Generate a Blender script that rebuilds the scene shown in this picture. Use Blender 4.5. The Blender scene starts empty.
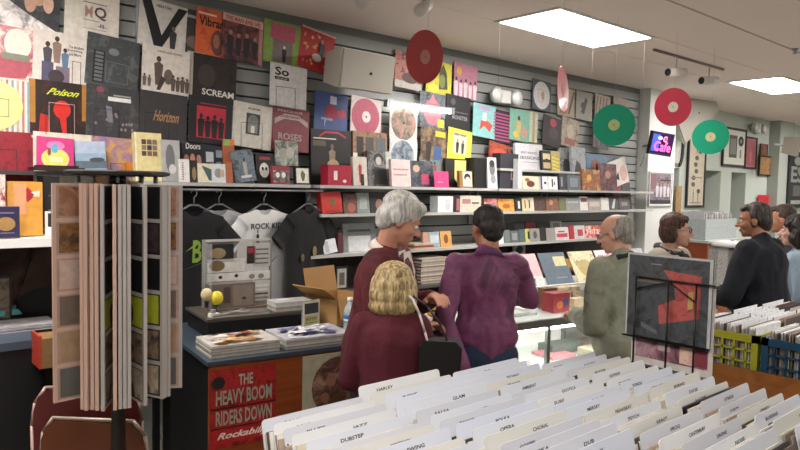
import bpy, math, random
from math import sin, cos, pi, radians, atan, sqrt
from mathutils import Vector, Matrix, Euler, noise
random.seed(7)
SC = bpy.context.scene
COL = SC.collection
# ---------------------------------------------------------------- camera
F = 670.0
CAM = Vector((0, 0, 1.75))
yaw, pit, rol = radians(41), atan(39 / F), radians(1.2)
f0 = Vector((sin(yaw), cos(yaw), 0)); r0 = Vector((cos(yaw), -sin(yaw), 0)); u0 = Vector((0, 0, 1))
cf = f0 * cos(pit) - u0 * sin(pit); cu = u0 * cos(pit) + f0 * sin(pit)
cr = r0 * cos(rol) + cu * sin(rol); cu = cu * cos(rol) - r0 * sin(rol)
cd = bpy.data.cameras.new('camera'); cam = bpy.data.objects.new('camera', cd); COL.objects.link(cam)
cam.matrix_world = Matrix(((cr.x, cu.x, -cf.x, CAM.x), (cr.y, cu.y, -cf.y, CAM.y), (cr.z, cu.z, -cf.z, CAM.z), (0, 0, 0, 1)))
cd.sensor_fit = 'HORIZONTAL'; cd.sensor_width = 36; cd.lens = 36 * F / 800; cd.clip_start = .05
SC.camera = cam
SC.view_settings.view_transform = 'Standard'; SC.view_settings.look = 'None'
SC.view_settings.gamma = 1; SC.view_settings.use_curve_mapping = False
SC.view_settings.exposure = 0.22
W = bpy.data.worlds.new('world'); SC.world = W; W.use_nodes = True
W.node_tree.nodes['Background'].inputs[0].default_value = (.8, .85, .9, 1)
W.node_tree.nodes['Background'].inputs[1].default_value = .05
TROFFER = 32.0      # ceiling light panel emission
TUBE = 9.0         # shelf tube emission
CASE = 32.0          # glass case lamp emission

# a pixel direction met with a real plane of the room (planning helper)
def pd(px, py): return cf + cr * ((px - 400) / F) - cu * ((py - 225) / F)
def aty(px, py, Y): v = pd(px, py); return CAM + v * (Y / v.y)
def atz(px, py, z): v = pd(px, py); return CAM + v * ((z - CAM.z) / v.z)
def atx(px, py, X): v = pd(px, py); return CAM + v * (X / v.x)

OR = 'first second third fourth fifth sixth seventh eighth ninth tenth eleventh twelfth thirteenth fourteenth fifteenth sixteenth seventeenth eighteenth nineteenth twentieth twenty-first twenty-second twenty-third twenty-fourth twenty-fifth twenty-sixth twenty-seventh twenty-eighth'.split()
# ---------------------------------------------------------------- materials
def lin(c): return c / 12.92 if c <= .04045 else ((c + .055) / 1.055) ** 2.4
def hexc(h): h = h.lstrip('#'); return tuple(lin(int(h[i:i + 2], 16) / 255) for i in (0, 2, 4)) + (1,)
_M = {}
def mat(col, rough=.55, metal=0., emit=0., bump=0., bscale=60., vary=0., vscale=6., alpha=1., trans=0., coat=0.):
    """plain colour '#rrggbb', or 'm#a#b#c' = procedural mottle of three colours"""
    k = (col, rough, metal, emit, bump, bscale, vary, vscale, alpha, trans, coat)
    if k in _M: return _M[k]
    m = bpy.data.materials.new('mat_' + str(len(_M))); m.use_nodes = True; _M[k] = m
    nt = m.node_tree; N = nt.nodes; L = nt.links; b = N['Principled BSDF']
    b.inputs['Roughness'].default_value = rough; b.inputs['Metallic'].default_value = metal
    b.inputs['Alpha'].default_value = alpha; b.inputs['Transmission Weight'].default_value = trans
    b.inputs['Coat Weight'].default_value = coat
    tc = N.new('ShaderNodeTexCoord')
    if col[0] in 'ms':
        cs = col[1:].split('#')[1:]
        n = N.new('ShaderNodeTexNoise'); n.inputs['Scale'].default_value = vscale * 2.2; n.inputs['Detail'].default_value = 5
        n.inputs['Roughness'].default_value = .65; n.inputs['Distortion'].default_value = .8
        L.new(tc.outputs['Object'], n.inputs['Vector'])
        r = N.new('ShaderNodeValToRGB'); L.new(n.outputs['Fac'], r.inputs[0])
        e = r.color_ramp.elements
        pos = [.38, .5, .62] if len(cs) == 3 else [.36, .46, .55, .64]
        while len(e) < len(cs): e.new(.5)
        for i, c in enumerate(cs): e[i].position = pos[i]; e[i].color = hexc(c)
        if col[0] == 's': r.color_ramp.interpolation = 'CONSTANT'
        L.new(r.outputs[0], b.inputs['Base Color'])
    else:
        b.inputs['Base Color'].default_value = hexc(col)
        if vary:
            n = N.new('ShaderNodeTexNoise'); n.inputs['Scale'].default_value = vscale; n.inputs['Detail'].default_value = 4
            L.new(tc.outputs['Object'], n.inputs['Vector'])
            mx = N.new('ShaderNodeMix'); mx.data_type = 'RGBA'
            c = hexc(col); L.new(n.outputs['Fac'], mx.inputs[0])
            mx.inputs[6].default_value = tuple(x * (1 - vary) for x in c[:3]) + (1,)
            mx.inputs[7].default_value = tuple(min(1, x * (1 + vary)) for x in c[:3]) + (1,)
            L.new(mx.outputs[2], b.inputs['Base Color'])
    if emit:
        b.inputs['Emission Color'].default_value = hexc(col); b.inputs['Emission Strength'].default_value = emit
    if bump:
        n2 = N.new('ShaderNodeTexNoise'); n2.inputs['Scale'].default_value = bscale; n2.inputs['Detail'].default_value = 3
        L.new(tc.outputs['Object'], n2.inputs['Vector'])
        bp = N.new('ShaderNodeBump'); bp.inputs['Strength'].default_value = bump; bp.inputs['Distance'].default_value = .02
        L.new(n2.outputs['Fac'], bp.inputs['Height']); L.new(bp.outputs[0], b.inputs['Normal'])
    return m
def wood(c1, c2, scale=3., rough=.4):
    k = ('wood', c1, c2, scale, rough)
    if k in _M: return _M[k]
    m = bpy.data.materials.new('wood_' + str(len(_M))); m.use_nodes = True; _M[k] = m
    N = m.node_tree.nodes; L = m.node_tree.links; b = N['Principled BSDF']; b.inputs['Roughness'].default_value = rough
    tc = N.new('ShaderNodeTexCoord'); mp = N.new('ShaderNodeMapping'); mp.inputs['Scale'].default_value = (scale * .3, scale * 3, scale * 6)
    n = N.new('ShaderNodeTexNoise'); n.inputs['Scale'].default_value = 3; n.inputs['Detail'].default_value = 6; n.inputs['Distortion'].default_value = 1.2
    r = N.new('ShaderNodeValToRGB'); r.color_ramp.elements[0].color = hexc(c1); r.color_ramp.elements[1].color = hexc(c2)
    r.color_ramp.elements[0].position = .3; r.color_ramp.elements[1].position = .7
    L.new(tc.outputs['Object'], mp.inputs[0]); L.new(mp.outputs[0], n.inputs['Vector']); L.new(n.outputs['Fac'], r.inputs[0]); L.new(r.outputs[0], b.inputs['Base Color'])
    return m
def M_(x): return (mat(x, vary=.3, vscale=30) if x[0] == '#' else mat(x)) if isinstance(x, str) else x
def hairmat(c1, c2, c3):
    m = mat('m' + c1 + c2 + c3, .62, 0., 0., .5, 1., 0., 1.)
    N = m.node_tree.nodes; L = m.node_tree.links; tc = N['Texture Coordinate']; mp = N.new('ShaderNodeMapping'); mp.inputs['Scale'].default_value = (75, 75, 7)
    L.new(tc.outputs['Object'], mp.inputs[0])
    for n in N:
        if n.type == 'TEX_NOISE': L.new(mp.outputs[0], n.inputs['Vector']); n.inputs['Scale'].default_value = 1.; n.inputs['Distortion'].default_value = .3
        if n.type == 'BUMP': n.inputs['Distance'].default_value = .006
    return m

# ---------------------------------------------------------------- mesh builder
class MB:
    def __init__(s): s.v = []; s.f = []; s.mi = []; s.ms = []; s.sm = []
    def slot(s, m):
        m = M_(m)
        if m not in s.ms: s.ms.append(m)
        return s.ms.index(m)
    def add(s, vs, fs, m, smooth=False, T=None):
        o = len(s.v); k = s.slot(m)
        for v in vs: s.v.append(tuple(T @ Vector(v)) if T is not None else tuple(v))
        for f in fs: s.f.append(tuple(i + o for i in f)); s.mi.append(k); s.sm.append(smooth)
        return s
    def box(s, x0, x1, y0, y1, z0, z1, m, T=None):
        vs = [(x, y, z) for x in (x0, x1) for y in (y0, y1) for z in (z0, z1)]
        fs = [(0, 1, 3, 2), (4, 6, 7, 5), (0, 4, 5, 1), (2, 3, 7, 6), (0, 2, 6, 4), (1, 5, 7, 3)]
        return s.add(vs, fs, m, False, T)
    def prism(s, pts, y0, y1, m, T=None):   # outline in xz, extruded along y (y0 front)
        n = len(pts); a = sum(pts[i][0] * pts[(i + 1) % n][1] - pts[(i + 1) % n][0] * pts[i][1] for i in range(n))
        if a < 0: pts = pts[::-1]
        vs = [(x, y0, z) for x, z in pts] + [(x, y1, z) for x, z in pts]
        fs = [tuple(range(n)), tuple(range(2 * n - 1, n - 1, -1))] + [(i + n, (i + 1) % n + n, (i + 1) % n, i) for i in range(n)]
        return s.add(vs, fs, m, False, T)
    def ell(s, c, r, m, nu=14, nv=9, T=None):
        vs = [(c[0], c[1], c[2] + r[2])]
        for j in range(1, nv):
            t = pi * j / nv
            for i in range(nu):
                p = 2 * pi * i / nu; vs.append((c[0] + r[0] * sin(t) * cos(p), c[1] + r[1] * sin(t) * sin(p), c[2] + r[2] * cos(t)))
        vs.append((c[0], c[1], c[2] - r[2])); e = len(vs) - 1; fs = []
        for i in range(nu):
            j = (i + 1) % nu; fs.append((0, 1 + i, 1 + j)); fs.append((e, e - nu + j, e - nu + i))
            for k in range(nv - 2): a = 1 + k * nu; fs.append((a + i, a + nu + i, a + nu + j, a + j))
        return s.add(vs, fs, m, True, T)
    def lathe(s, prof, m, n=24, T=None, smooth=True):  # prof [(r,z)] around z
        vs = []; fs = []
        for r, z in prof:
            for i in range(n): a = 2 * pi * i / n; vs.append((r * cos(a), r * sin(a), z))
        for k in range(len(prof) - 1):
            for i in range(n): j = (i + 1) % n; fs.append((k * n + i, k * n + j, (k + 1) * n + j, (k + 1) * n + i))
        fs.append(tuple(range(n - 1, -1, -1))); fs.append(tuple((len(prof) - 1) * n + i for i in range(n)))
        return s.add(vs, fs, m, smooth, T)
    def cap(s, a, b, ra, rb, m, n=12):        # tapered capsule
        a = Vector(a); b = Vector(b); d = b - a; L = d.length
        if L < 1e-6: return s.ell(a, (ra, ra, ra), m)
        q = Vector((0, 0, 1)).rotation_difference(d.normalized()).to_matrix().to_4x4(); T = Matrix.Translation(a) @ q
        pr = [(.001, -ra), (ra * .5, -ra * .866), (ra * .87, -ra * .5), (ra, 0), (rb, L), (rb * .87, L + rb * .5), (rb * .5, L + rb * .866), (.001, L + rb)]
        return s.lathe(pr, m, n, T)
    def rod(s, a, b, r, m, n=8):
        a = Vector(a); b = Vector(b); d = b - a
        T = Matrix.Translation(a) @ Vector((0, 0, 1)).rotation_difference(d.normalized()).to_matrix().to_4x4()
        return s.lathe([(r, 0), (r, d.length)], m, n, T)
    def path(s, pts, r, m, n=8):
        for i in range(len(pts) - 1):
            s.rod(pts[i], pts[i + 1], r, m, n)
            if i: s.ell(pts[i], (r, r, r), m, 8, 5)
        return s
    def build(s, name, parent=None, loc=None, rot=None):
        me = bpy.data.meshes.new(name); me.from_pydata(s.v, [], s.f)
        for m in s.ms: me.materials.append(m)
        me.polygons.foreach_set('material_index', s.mi); me.polygons.foreach_set('use_smooth', s.sm); me.update()
        o = bpy.data.objects.new(name, me); COL.objects.link(o)
        if parent: o.parent = parent
        if loc is not None: o.location = loc
        if rot is not None: o.rotation_euler = rot
        return o
def tag(o, label=None, cat=None, group=None, kind=None):
    if label: o['label'] = label
    if cat: o['category'] = cat
    if group: o['group'] = group
    if kind: o['kind'] = kind
    return o
def empty(name, loc, rz=0, label=None, cat=None, group=None):
    o = bpy.data.objects.new(name, None); COL.objects.link(o); o.location = loc; o.rotation_euler = (0, 0, rz); o.empty_display_size = .1
    return tag(o, label, cat, group)
def struct(mb, name): o = mb.build(name); o['kind'] = 'structure'; return o
_G = {}
def glyphs(t, bold=False):
    k = (t, bold)
    if k in _G: return _G[k]
    c = bpy.data.curves.new('t', 'FONT'); c.body = t; c.size = 1; c.resolution_u = 2; c.offset = .025 if bold else 0
    o = bpy.data.objects.new('t', c); COL.objects.link(o)
    dg = bpy.context.evaluated_depsgraph_get(); me = bpy.data.meshes.new_from_object(o.evaluated_get(dg))
    vs = [(v.co.x, v.co.y) for v in me.vertices]; fs = [tuple(p.vertices) for p in me.polygons]
    bpy.data.objects.remove(o); bpy.data.curves.remove(c); bpy.data.meshes.remove(me)
    x0 = min(v[0] for v in vs); x1 = max(v[0] for v in vs); z0 = min(v[1] for v in vs); z1 = max(v[1] for v in vs)
    _G[k] = ([((x - x0) / (x1 - x0), (z - z0) / (z1 - z0)) for x, z in vs], fs, (x1 - x0) / (z1 - z0)); return _G[k]
def draw(mb, ops, w, h, yf, T=None, ox=None, oz=None):
    """flat printed shapes on a face of size w x h whose front is at y=yf"""
    ox = -w / 2 if ox is None else ox; oz = -h / 2 if oz is None else oz
    y = yf; X = lambda u: ox + u * w; Z = lambda v: oz + v * h
    for op in ops:
        y -= .0004; k = op[0]
        if k == 'r':
            _, a, b, c, d, m = op; mb.add([(X(a), y, Z(b)), (X(c), y, Z(b)), (X(c), y, Z(d)), (X(a), y, Z(d))], [(0, 1, 2, 3)], m, False, T)
        elif k == 'e':
            _, a, b, c, d, m = op; n = 20
            mb.add([(X(a + c * cos(2 * pi * i / n)), y, Z(b + d * sin(2 * pi * i / n))) for i in range(n)], [tuple(range(n))], m, False, T)
        elif k == 'p':
            _, pts, m = op
            A = sum(pts[i][0] * pts[(i + 1) % len(pts)][1] - pts[(i + 1) % len(pts)][0] * pts[i][1] for i in range(len(pts)))
            if A < 0: pts = pts[::-1]
            mb.add([(X(a), y, Z(b)) for a, b in pts], [tuple(range(len(pts)))], m, False, T)
        elif k == 'l':   # outline rectangle
            _, a, b, c, d, m = op; t = .012
            for q in ((a, b, c, b + t), (a, d - t, c, d), (a, b, a + t, d), (c - t, b, c, d)):
                mb.add([(X(q[0]), y, Z(q[1])), (X(q[2]), y, Z(q[1])), (X(q[2]), y, Z(q[3])), (X(q[0]), y, Z(q[3]))], [(0, 1, 2, 3)], m, False, T)
        elif k == 't':   # text fitted in u0..u1 with height vh
            _, t, a, b, c, hh, m = op[:7]; sh = op[7] if len(op) > 7 else 0
            vs, fs, asp = glyphs(t, True)
            mb.add([(X(a + (c - a) * (x + sh * z * .1)), y, Z(b + z * hh)) for x, z in vs], fs, m, False, T)
        elif k == 'f':   # standing figure: head + body + legs
            _, a, b, hh, m, sk = op
            mb.add([(X(a - .05 * hh * 2), y, Z(b)), (X(a + .1 * hh), y, Z(b)), (X(a + .16 * hh), y, Z(b + hh * .72)), (X(a), y, Z(b + hh * .82)), (X(a - .16 * hh), y, Z(b + hh * .72))], [(0, 1, 2, 3, 4)], m, False, T)
            n = 12; y -= .0003
            mb.add([(X(a + .085 * hh * cos(2 * pi * i / n)), y, Z(b + hh * .9 + .1 * hh * sin(2 * pi * i / n))) for i in range(n)], [tuple(range(n))], sk, False, T)
    return mb
# ================================================================ ROOM
WALLC = mat('#aeb5b0', .8, vary=.04, vscale=2); CEILC = mat('#e4dbd4', .95, vary=.03, vscale=1.5)
DARK = mat('#0c0c0d', .6); BLACKM = mat('#141416', .45); METAL = mat('#9a9c9e', .35, .8); SHELFM = mat('#b4b5b2', .4); WHITEP = mat('#e6e6e2', .5)
CARD = mat('#a9824f', .8, vary=.06, vscale=20)
XL, XR, YF, YB, ZC = -1.6, 14.6, -2.6, 4.50, 3.02
struct(MB().box(XL, XR, YF, 5.3, -.1, 0, mat('#8c8478', .6, vary=.1, vscale=3)), 'floor')
c = MB().box(XL, XR, YF, 5.3, ZC, ZC + .1, CEILC)
struct(c, 'ceiling')
gm = mat('#b0a69e', .9)
g = MB()
for y in (2.27, 1.05, -.2, -1.4): g.box(XL, XR, y - .008, y + .008, ZC - .004, ZC, gm)
for y in (2.87, 3.46): g.box(2.0, XR, y - .006, y + .006, ZC - .003, ZC, CEILC)
struct(g, 'trim_1')
struct(MB().box(XL, 7.78, YB, YB + .15, 0, ZC, WALLC), 'wall_back')
struct(MB().box(XL - .1, XL, YF, YB + .15, 0, ZC, mat('#8f938f', .8)), 'wall_left')
struct(MB().box(XR, XR + .1, YF, 5.3, 0, ZC, WALLC), 'wall_right')
struct(MB().box(XL, XR, YF - .1, YF, 0, ZC, WALLC), 'wall_front')
struct(MB().box(7.78, 8.45, 4.29, 4.98, 0, ZC, mat('#cfd2d0', .75)), 'wall_pillar')
# far wall with three pass-through niches
rw = MB(); GW = mat('#b9c3bb', .8, vary=.03, vscale=2)
xs = [8.45, 9.05, 9.42, 10.17, 10.78, 11.17, 11.73, 12.62]; y0, y1 = 4.70, 4.98
for i in range(0, 8, 2): rw.box(xs[i], xs[i + 1], y0, y1, 0, ZC, GW)
for i in (1, 3, 5): rw.box(xs[i], xs[i + 1], y0, y1, 2.09, ZC, GW); rw.box(xs[i], xs[i + 1], y0, y1, 0, 1.2, GW)
struct(rw, 'wall_niches')
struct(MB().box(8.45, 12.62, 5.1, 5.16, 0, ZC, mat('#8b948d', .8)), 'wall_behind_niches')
struct(MB().box(12.62, 13.3, 4.52, 4.98, 0, ZC, mat('#a3aca4', .8)), 'wall_column')
struct(MB().box(13.3, XR, 4.6, 4.98, 0, ZC, GW), 'wall_end')
struct(MB().box(XL, 7.78, 4.44, 4.5, 2.955, ZC, mat('#6e716f', .7)), 'trim_2')
# slatwall
sl = MB(); SLM = mat('#8b8f8d', .5); z = .32
sl.box(-1.0, 7.76, 4.462, 4.499, .3, 2.95, mat('#232424', .7))
while z < 2.9:
    sl.box(-1.0, 7.76, 4.43, 4.462, z, z + .085, SLM); z += .098
struct(sl, 'wall_slat_panelling')
# dark inserts in the slots
# ---------------------------------------------------------------- ceiling lights
k = 0
for X, Y in ((3.95, 2.9), (7.9, 2.86), (-.4, 2.9), (11.9, 2.6), (3.95, -1.0), (7.9, -.4), (-.6, .0), (11.6, -.4)):  # unseen panel left of the camera is added to brighten flip rack and chairs
    t = empty('ceiling_light', (X + .63, Y + .265, ZC), 0, None, 'ceiling light', 'recessed fluorescent ceiling panels')
    t['label'] = {0: 'large bright rectangular ceiling light panel at top centre of the photo', 1: 'bright rectangular ceiling light panel at the upper right edge, beyond the track spots'}.get(k, 'bright ceiling light panel outside the picture, ' + ['', '', 'above the far left wall', 'beyond the far right niches', 'over the middle of the shop behind the camera', 'over the right of the shop behind the camera', 'added over the left of the shop to light the flip rack', 'at the far right front corner'][k])
    fr = MB(); w, d = .63, .275
    for a in ((-w - .03, w + .03, -d - .03, -d), (-w - .03, w + .03, d, d + .03), (-w - .03, -w, -d, d), (w, w + .03, -d, d)): fr.box(*a, -.012, 0, mat('#dcdcd8', .5))
    fr.build('frame', t)
    MB().box(-w, w, -d, d, -.008, -.002, mat('#fff7f2', .5, emit=TROFFER)).build('diffuser', t)
    k += 1
# ---------------------------------------------------------------- wall shelves
def shelf(x0, x1, z, Y0, label, th=.022, Yb=4.43, m=SHELFM):
    t = empty('wall_shelf', ((x0 + x1) / 2, Yb, z), 0, label, 'shelf', 'wall shelves'); w = (x1 - x0) / 2
    MB().box(-w, w, Y0 - Yb, -.001, -th, 0, m).build('board', t)
    for s in (-w + .04, w - .05):
        MB().prism([(0, -th), (0, -th - .1), (.02, -th - .1), (.02, -th)], 0, .01, METAL).build('bracket', t, (s, -.025, 0)).rotation_euler = (0, 0, 0)
    return t
def X4(px, py=190, Y=4.1): return aty(px, py, Y).x
ZA, ZB, ZC2, ZU = 1.745, 1.53, 1.225, 1.94
shelf(1.48, X4(311), ZA, 4.1, 'grey shelf above the hanging T-shirts')
shelf(X4(320), 4.75, ZA, 4.1, 'upper grey shelf behind the grey-haired man, holding boxed records')
shelf(4.77, X4(568), ZA, 4.1, 'upper grey shelf in the middle wall unit, above the orange cases')
shelf(X4(569), 7.6, ZA, 4.1, 'upper grey shelf of the right-hand wall unit, beside the pillar')
shelf(X4(322), 4.75, ZB, 4.1, 'second grey shelf behind the grey-haired man, with the red box at its left end')
shelf(4.77, 7.6, ZB, 4.1, 'long second grey shelf right of the purple shirt, with orange cases')
shelf(X4(300), 4.75, ZC2, 4.1, 'third grey shelf at the shoulder of the grey-haired man')
shelf(4.77, X4(606), ZC2, 4.1, 'third grey shelf right of the purple shirt, with red and white cases')
shelf(4.9, 6.2, ZU, 4.2, 'short raised shelf under the white lettered cover')
shelf(-.6, 1.2, 1.445, 3.78, 'thick white shelf at the far left under the orange tan box', .045, m=mat('#e9e7e2', .4))
shelf(-.6, 1.45, 1.79, 4.12, 'dark shelf at far left under the crimson cover', m=mat('#3a3a3a', .5))
shelf(X4(318), 7.3, .93, 4.02, 'lowest wall shelf behind the counter', m=mat('#55524e', .5))
# bright tube under the white speaker and end cover strip
t = empty('shelf_light', (4.0, 4.36, 2.435), 0, 'bright white tube light on the slatwall under the white speaker', 'light')
MB().box(-.36, .36, -.02, .02, -.02, .02, mat('#fff8ee', .5, emit=TUBE)).build('tube', t)
MB().box(-.4, .4, -.03, .03, .02, .035, METAL).box(-.4, -.36, -.025, .025, -.025, .02, METAL).box(.36, .4, -.025, .025, -.025, .02, METAL).build('housing', t)
# metal strip in the slatwall between MQ and V covers
struct(MB().box(1.56, 1.585, 4.405, 4.43, 2.2, 2.95, mat('#c8cccf', .25, .7)), 'trim_3')
# brown back board of the left counter bay
struct(MB().box(-1.0, 1.35, 4.40, 4.428, .3, 1.39, mat('m#2a1c14#4a2c1c#5d5040', .5, vscale=.6)), 'wall_left_backboard')
struct(MB().box(1.5, 2.85, 4.40, 4.428, .3, 1.72, mat('#131313', .7)), 'wall_shirt_bay')
struct(MB().box(3.05, 7.3, 4.40, 4.428, .3, 1.2, mat('m#0e0d0d#1f1715#2a1f18', .7)), 'wall_lower_bay')

# ================================================================ COUNTERS
ORW = wood('#7a3a1a', '#8f4a22', 1.2, .35)
CA = radians(-7.9); CO = Vector((1.30, 2.775, 0))
def cw(s, t, z=0): return (CO.x + s * cos(CA) - t * sin(CA), CO.y + s * sin(CA) + t * cos(CA), z)
CZ = .95
t = empty('sales_counter', cw(0, 0), CA, 'orange-brown wood counter with black end, posters on its front', 'counter')
MB().box(0.012, 1.3, .012, .88, 0, .93, mat('#0e0e10', .5)).build('body', t)
MB().box(0, 1.3, 0, .012, .0, .93, ORW).build('front_panel', t)
MB().box(-.01, 1.31, -.012, .89, .93, .95, mat('#3c4652', .3)).build('countertop', t)
g = empty('glass_display_case', cw(1.32, 0), CA, 'lit glass display case with grey metal edge in front of the men', 'display case')
L = 1.58; D = .62; fm = mat('#747b79', .3, .6)
MB().box(0, L, 0, D, .0, .28, mat('#c9c9c4', .5)).build('plinth', g)
MB().box(0, L, D - .012, D, .28, .9, mat('#f0f0ec', .5)).build('back_panel', g)
for x in (0, L * .5, L - .025):
    for y in (0, D - .037): MB().box(x, x + .025, y, y + .025, .28, .9, fm).build('post', g)
fr = MB()
for a in ((0, L, -.006, .02), (0, L, D - .02, D + .006)): fr.box(*a, .9, .946, fm)
for a in ((0, .02), (L - .02, L)): fr.box(*a, .02, D - .02, .9, .946, fm)
fr.build('top_frame', g)
GL = mat('#dfeae6', .08, alpha=.22)
MB().box(.02, L - .02, .02, D - .02, .938, .948, mat('#dde8e6', .1, alpha=.55)).build('top_glass', g)
MB().box(.03, L - .03, .004, .009, .29, .9, mat('#dfeae6', .05, alpha=.1)).build('front_glass', g)
MB().box(.03, L - .03, .06, D - .02, .60, .608, mat('#e6f0ec', .1, alpha=.6)).build('glass_shelf', g)
MB().box(.03, L - .03, .02, D - .02, .28, .29, mat('#efefe9', .5)).build('floor_panel', g)
MB().box(.06, L - .06, .03, .05, .875, .895, mat('#fff8f0', .5, emit=CASE)).build('lamp_strip', g)
MB().box(.06, L - .06, .55, .57, .33, .345, mat('#fff8f0', .5, emit=CASE)).build('lamp_strip', g)
# left counter
t = empty('back_counter', (.83, 3.66, 0), 0, 'black counter with blue-grey top edge at the far left', 'counter')
MB().box(-1.8, 0, .01, .7, 0, .91, mat('#0b0b0e', .55)).build('body', t)
MB().box(-1.82, .012, 0, .72, .91, .95, mat('#46505e', .35)).build('countertop', t)
t = empty('side_table', (.87, 3.45, 0), 0, 'low black table behind the flip rack carrying the small brown box', 'table')
MB().box(0, .5, 0, .6, .8, .83, BLACKM).build('top', t)
for a in ((.02, .02), (.45, .02), (.02, .55), (.45, .55)): MB().box(a[0], a[0] + .03, a[1], a[1] + .03, 0, .8, BLACKM).build('leg', t)
# far right counter
t = empty('wood_cabinet', (8.3, 3.72, 0), 0, 'red-brown wooden counter by the far wall under the grey record box', 'cabinet')
MB().box(0, 1.0, 0.02, .55, 0, 1.12, wood('#7c3a1c', '#8c4524', 1)).build('body', t)
MB().box(-.02, 1.02, 0, .57, 1.12, 1.15, mat('#a9adab', .4)).build('top', t)
# ================================================================ COVERS
AR = lambda s: s
def cover(label, px, base, art=(), Y=4.33, lean=4, roll=0, size='lp', t=.006, cat='record cover', name='record_sleeve', group='record covers on the slatwall', side=None, wh=None, z=None):
    """a printed cover standing on the plane y=Y; px = (left, right, top, bottom)"""
    cx = (px[0] + px[1]) / 2; cy = (px[2] + px[3]) / 2
    c = aty(cx, cy, Y)
    w = abs(aty(px[1], cy, Y).x - aty(px[0], cy, Y).x); h = aty(cx, px[2], Y).z - aty(cx, px[3], Y).z
    if size == 'lp':
        if w > .25: w = .315
        if h > .26: h = .315
    if wh: w, h = wh
    if z is not None: c.z = z + h / 2 + .003
    m = MB().box(-w / 2, w / 2, -t / 2, t / 2, -h / 2, h / 2, base)
    draw(m, art, w, h, -t / 2)
    o = m.build(name, None, c, (radians(-lean), radians(roll), 0))
    return tag(o, label, cat, group)
FL = '#c9a08a'
K = '#1b1b1d'; Wt = '#dcdad4'; GY = '#4a4c4e'
PH = 'm#2b2a2b#6f6863#b9aea6'      # grey photograph mottle
PC = 'm#3a2a26#8b5a4a#c79a86'      # warm photograph mottle
def people(n, y, h, c1, c2, x0=.2, x1=.8): return [('f', x0 + (x1 - x0) * i / max(1, n - 1), y, h * (1 - .08 * (i % 2)), c1, c2) for i in range(n)]
Y1, Y2, Y3, Y4, Y5 = 4.395, 4.365, 4.335, 4.30, 4.265
# --- row 1
cover('dark grey cover with a pale face and hand in a spotlight, top left corner', (3, 57, -18, 32), 'm#5a5c5e#3e4042#34363a', [('p', [(0, 0), (1, 0), (1, .12), (.5, .35), (0, .62)], 'm#f1ece8#cfc9c6#8c8b8c'), ('e', .62, .75, .15, .2, FL), ('e', .8, .62, .09, .17, '#d8b39d'), ('e', .5, .6, .1, .2, '#c99f8a')], Y1, 3, 4)
cover('cream cover lettered MQ with thin rules', (66, 119, -10, 38), '#ddd8cc', [('t', 'M', .36, .42, .5, .22, '#b08a80'), ('t', 'Q', .53, .4, .76, .26, '#5a4448'), ('r', .32, .7, .76, .715, '#4a4048'), ('r', .32, .36, .62, .37, '#5a5050'), ('t', '-III-', .6, .25, .76, .08, '#4a4048'), ('r', .32, .2, .76, .21, '#8a807c')], Y1, 3, 3)
cover('pink and cream close-up cover at the left edge above the yellow disc cover', (-25, 28, 25, 80), 'm#e9d9cf#c9878c#a34a5c', [('e', .75, .7, .22, .28, '#ecdccc'), ('p', [(.3, 0), (.9, .1), (1, .4), (.5, .5)], '#a9525f'), ('r', .5, .4, .95, .52, '#7d8170')], Y2 - .005, 3, 3)
cover('white cover with a huge black letter V and a small standing figure', (139, 187, 2, 50), '#cfccc6', [('p', [(.02, .98), (.22, .98), (.48, .3), (.42, .05), (.33, .05)], K), ('p', [(.8, .95), (1, .95), (.5, .05), (.36, .05)], K), ('t', 'VIBRATORS', .32, .86, .66, .06, '#44403c'), ('f', .72, .04, .5, '#3a3a3c', '#6a5a50')], Y1, 3, 5)
cover('narrow dark grey cover partly behind the orange cover', (188, 214, 12, 58), '#3a3c40', [('r', .05, .82, .9, .88, '#a9a9a9'), ('e', .4, .3, .25, .15, '#7a6a60')], Y1 + .01, 3, 4, wh=(.3, .31))
cover('orange cover with script lettering and a man\'s face', (196, 229, 8, 58), 'm#cf5a34#d8683c#b9472e', [('t', 'Vibrant', .08, .62, .95, .2, K), ('e', .66, .3, .2, .28, '#5e3a30'), ('e', .62, .33, .1, .16, '#9a6450'), ('r', .05, .86, .6, .9, '#e6d8c4')], Y1, 3, 4)
cover('dark red group photo cover with red letters along its pale top', (225, 260, 14, 65), 'm#2a1f22#6a3a3c#8a4a4a', [('r', 0, .84, 1, 1, '#d5b0a6'), ('t', 'THE MAN AND HIS', .06, .86, .94, .1, '#b2423a')] + people(4, .1, .55, '#26242a', '#a57a68') + [('r', .9, 0, 1, .84, '#b07c7c')], Y1 - .007, 3, 4)
cover('green cover with a pink square and a small figure', (262, 302, 21, 67), '#7fa04a', [('r', .18, .58, .85, .95, '#b4566a'), ('r', .25, .05, .78, .58, '#7a6a6a'), ('f', .56, .08, .38, K, Wt)], Y1, 3, 4)
cover('red spotted cover with a dancing figure and pale edge', (298, 335, 28, 74), '#b5322e', [(('e'), .08 + .84 * random.random(), .1 + .85 * random.random(), .035, .035, random.choice(['#d9995a', '#c46a8a', '#e0b070'])) for _ in range(22)] + [('f', .62, .3, .5, '#26303a', '#8b9aa0'), ('e', .5, .32, .14, .1, '#cfc8c0'), ('r', 0, .95, 1, 1, '#d9b0a8')], Y1, 3, 9)
cover('faded pink cover behind the hanging red record', (391, 426, 47, 95), 'm#a3625c#c08078#5a3432', [('r', .0, .0, 1, .2, '#b6b4ae'), ('e', .55, .3, .3, .14, '#5a3a38')], Y1, 3, 3)
cover('yellow cover with a dark green bottle shape, right of the hanging red record', (424, 454, 63, 95), '#c8c040', [('p', [(.5, .2), (.85, .25), (.8, .7), (.65, .95), (.5, .7)], '#4a5030'), ('e', .3, .2, .2, .12, '#e2d64a'), ('e', .62, .45, .12, .2, '#7a8a4a')], Y1 - .006, 3, 4)
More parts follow.
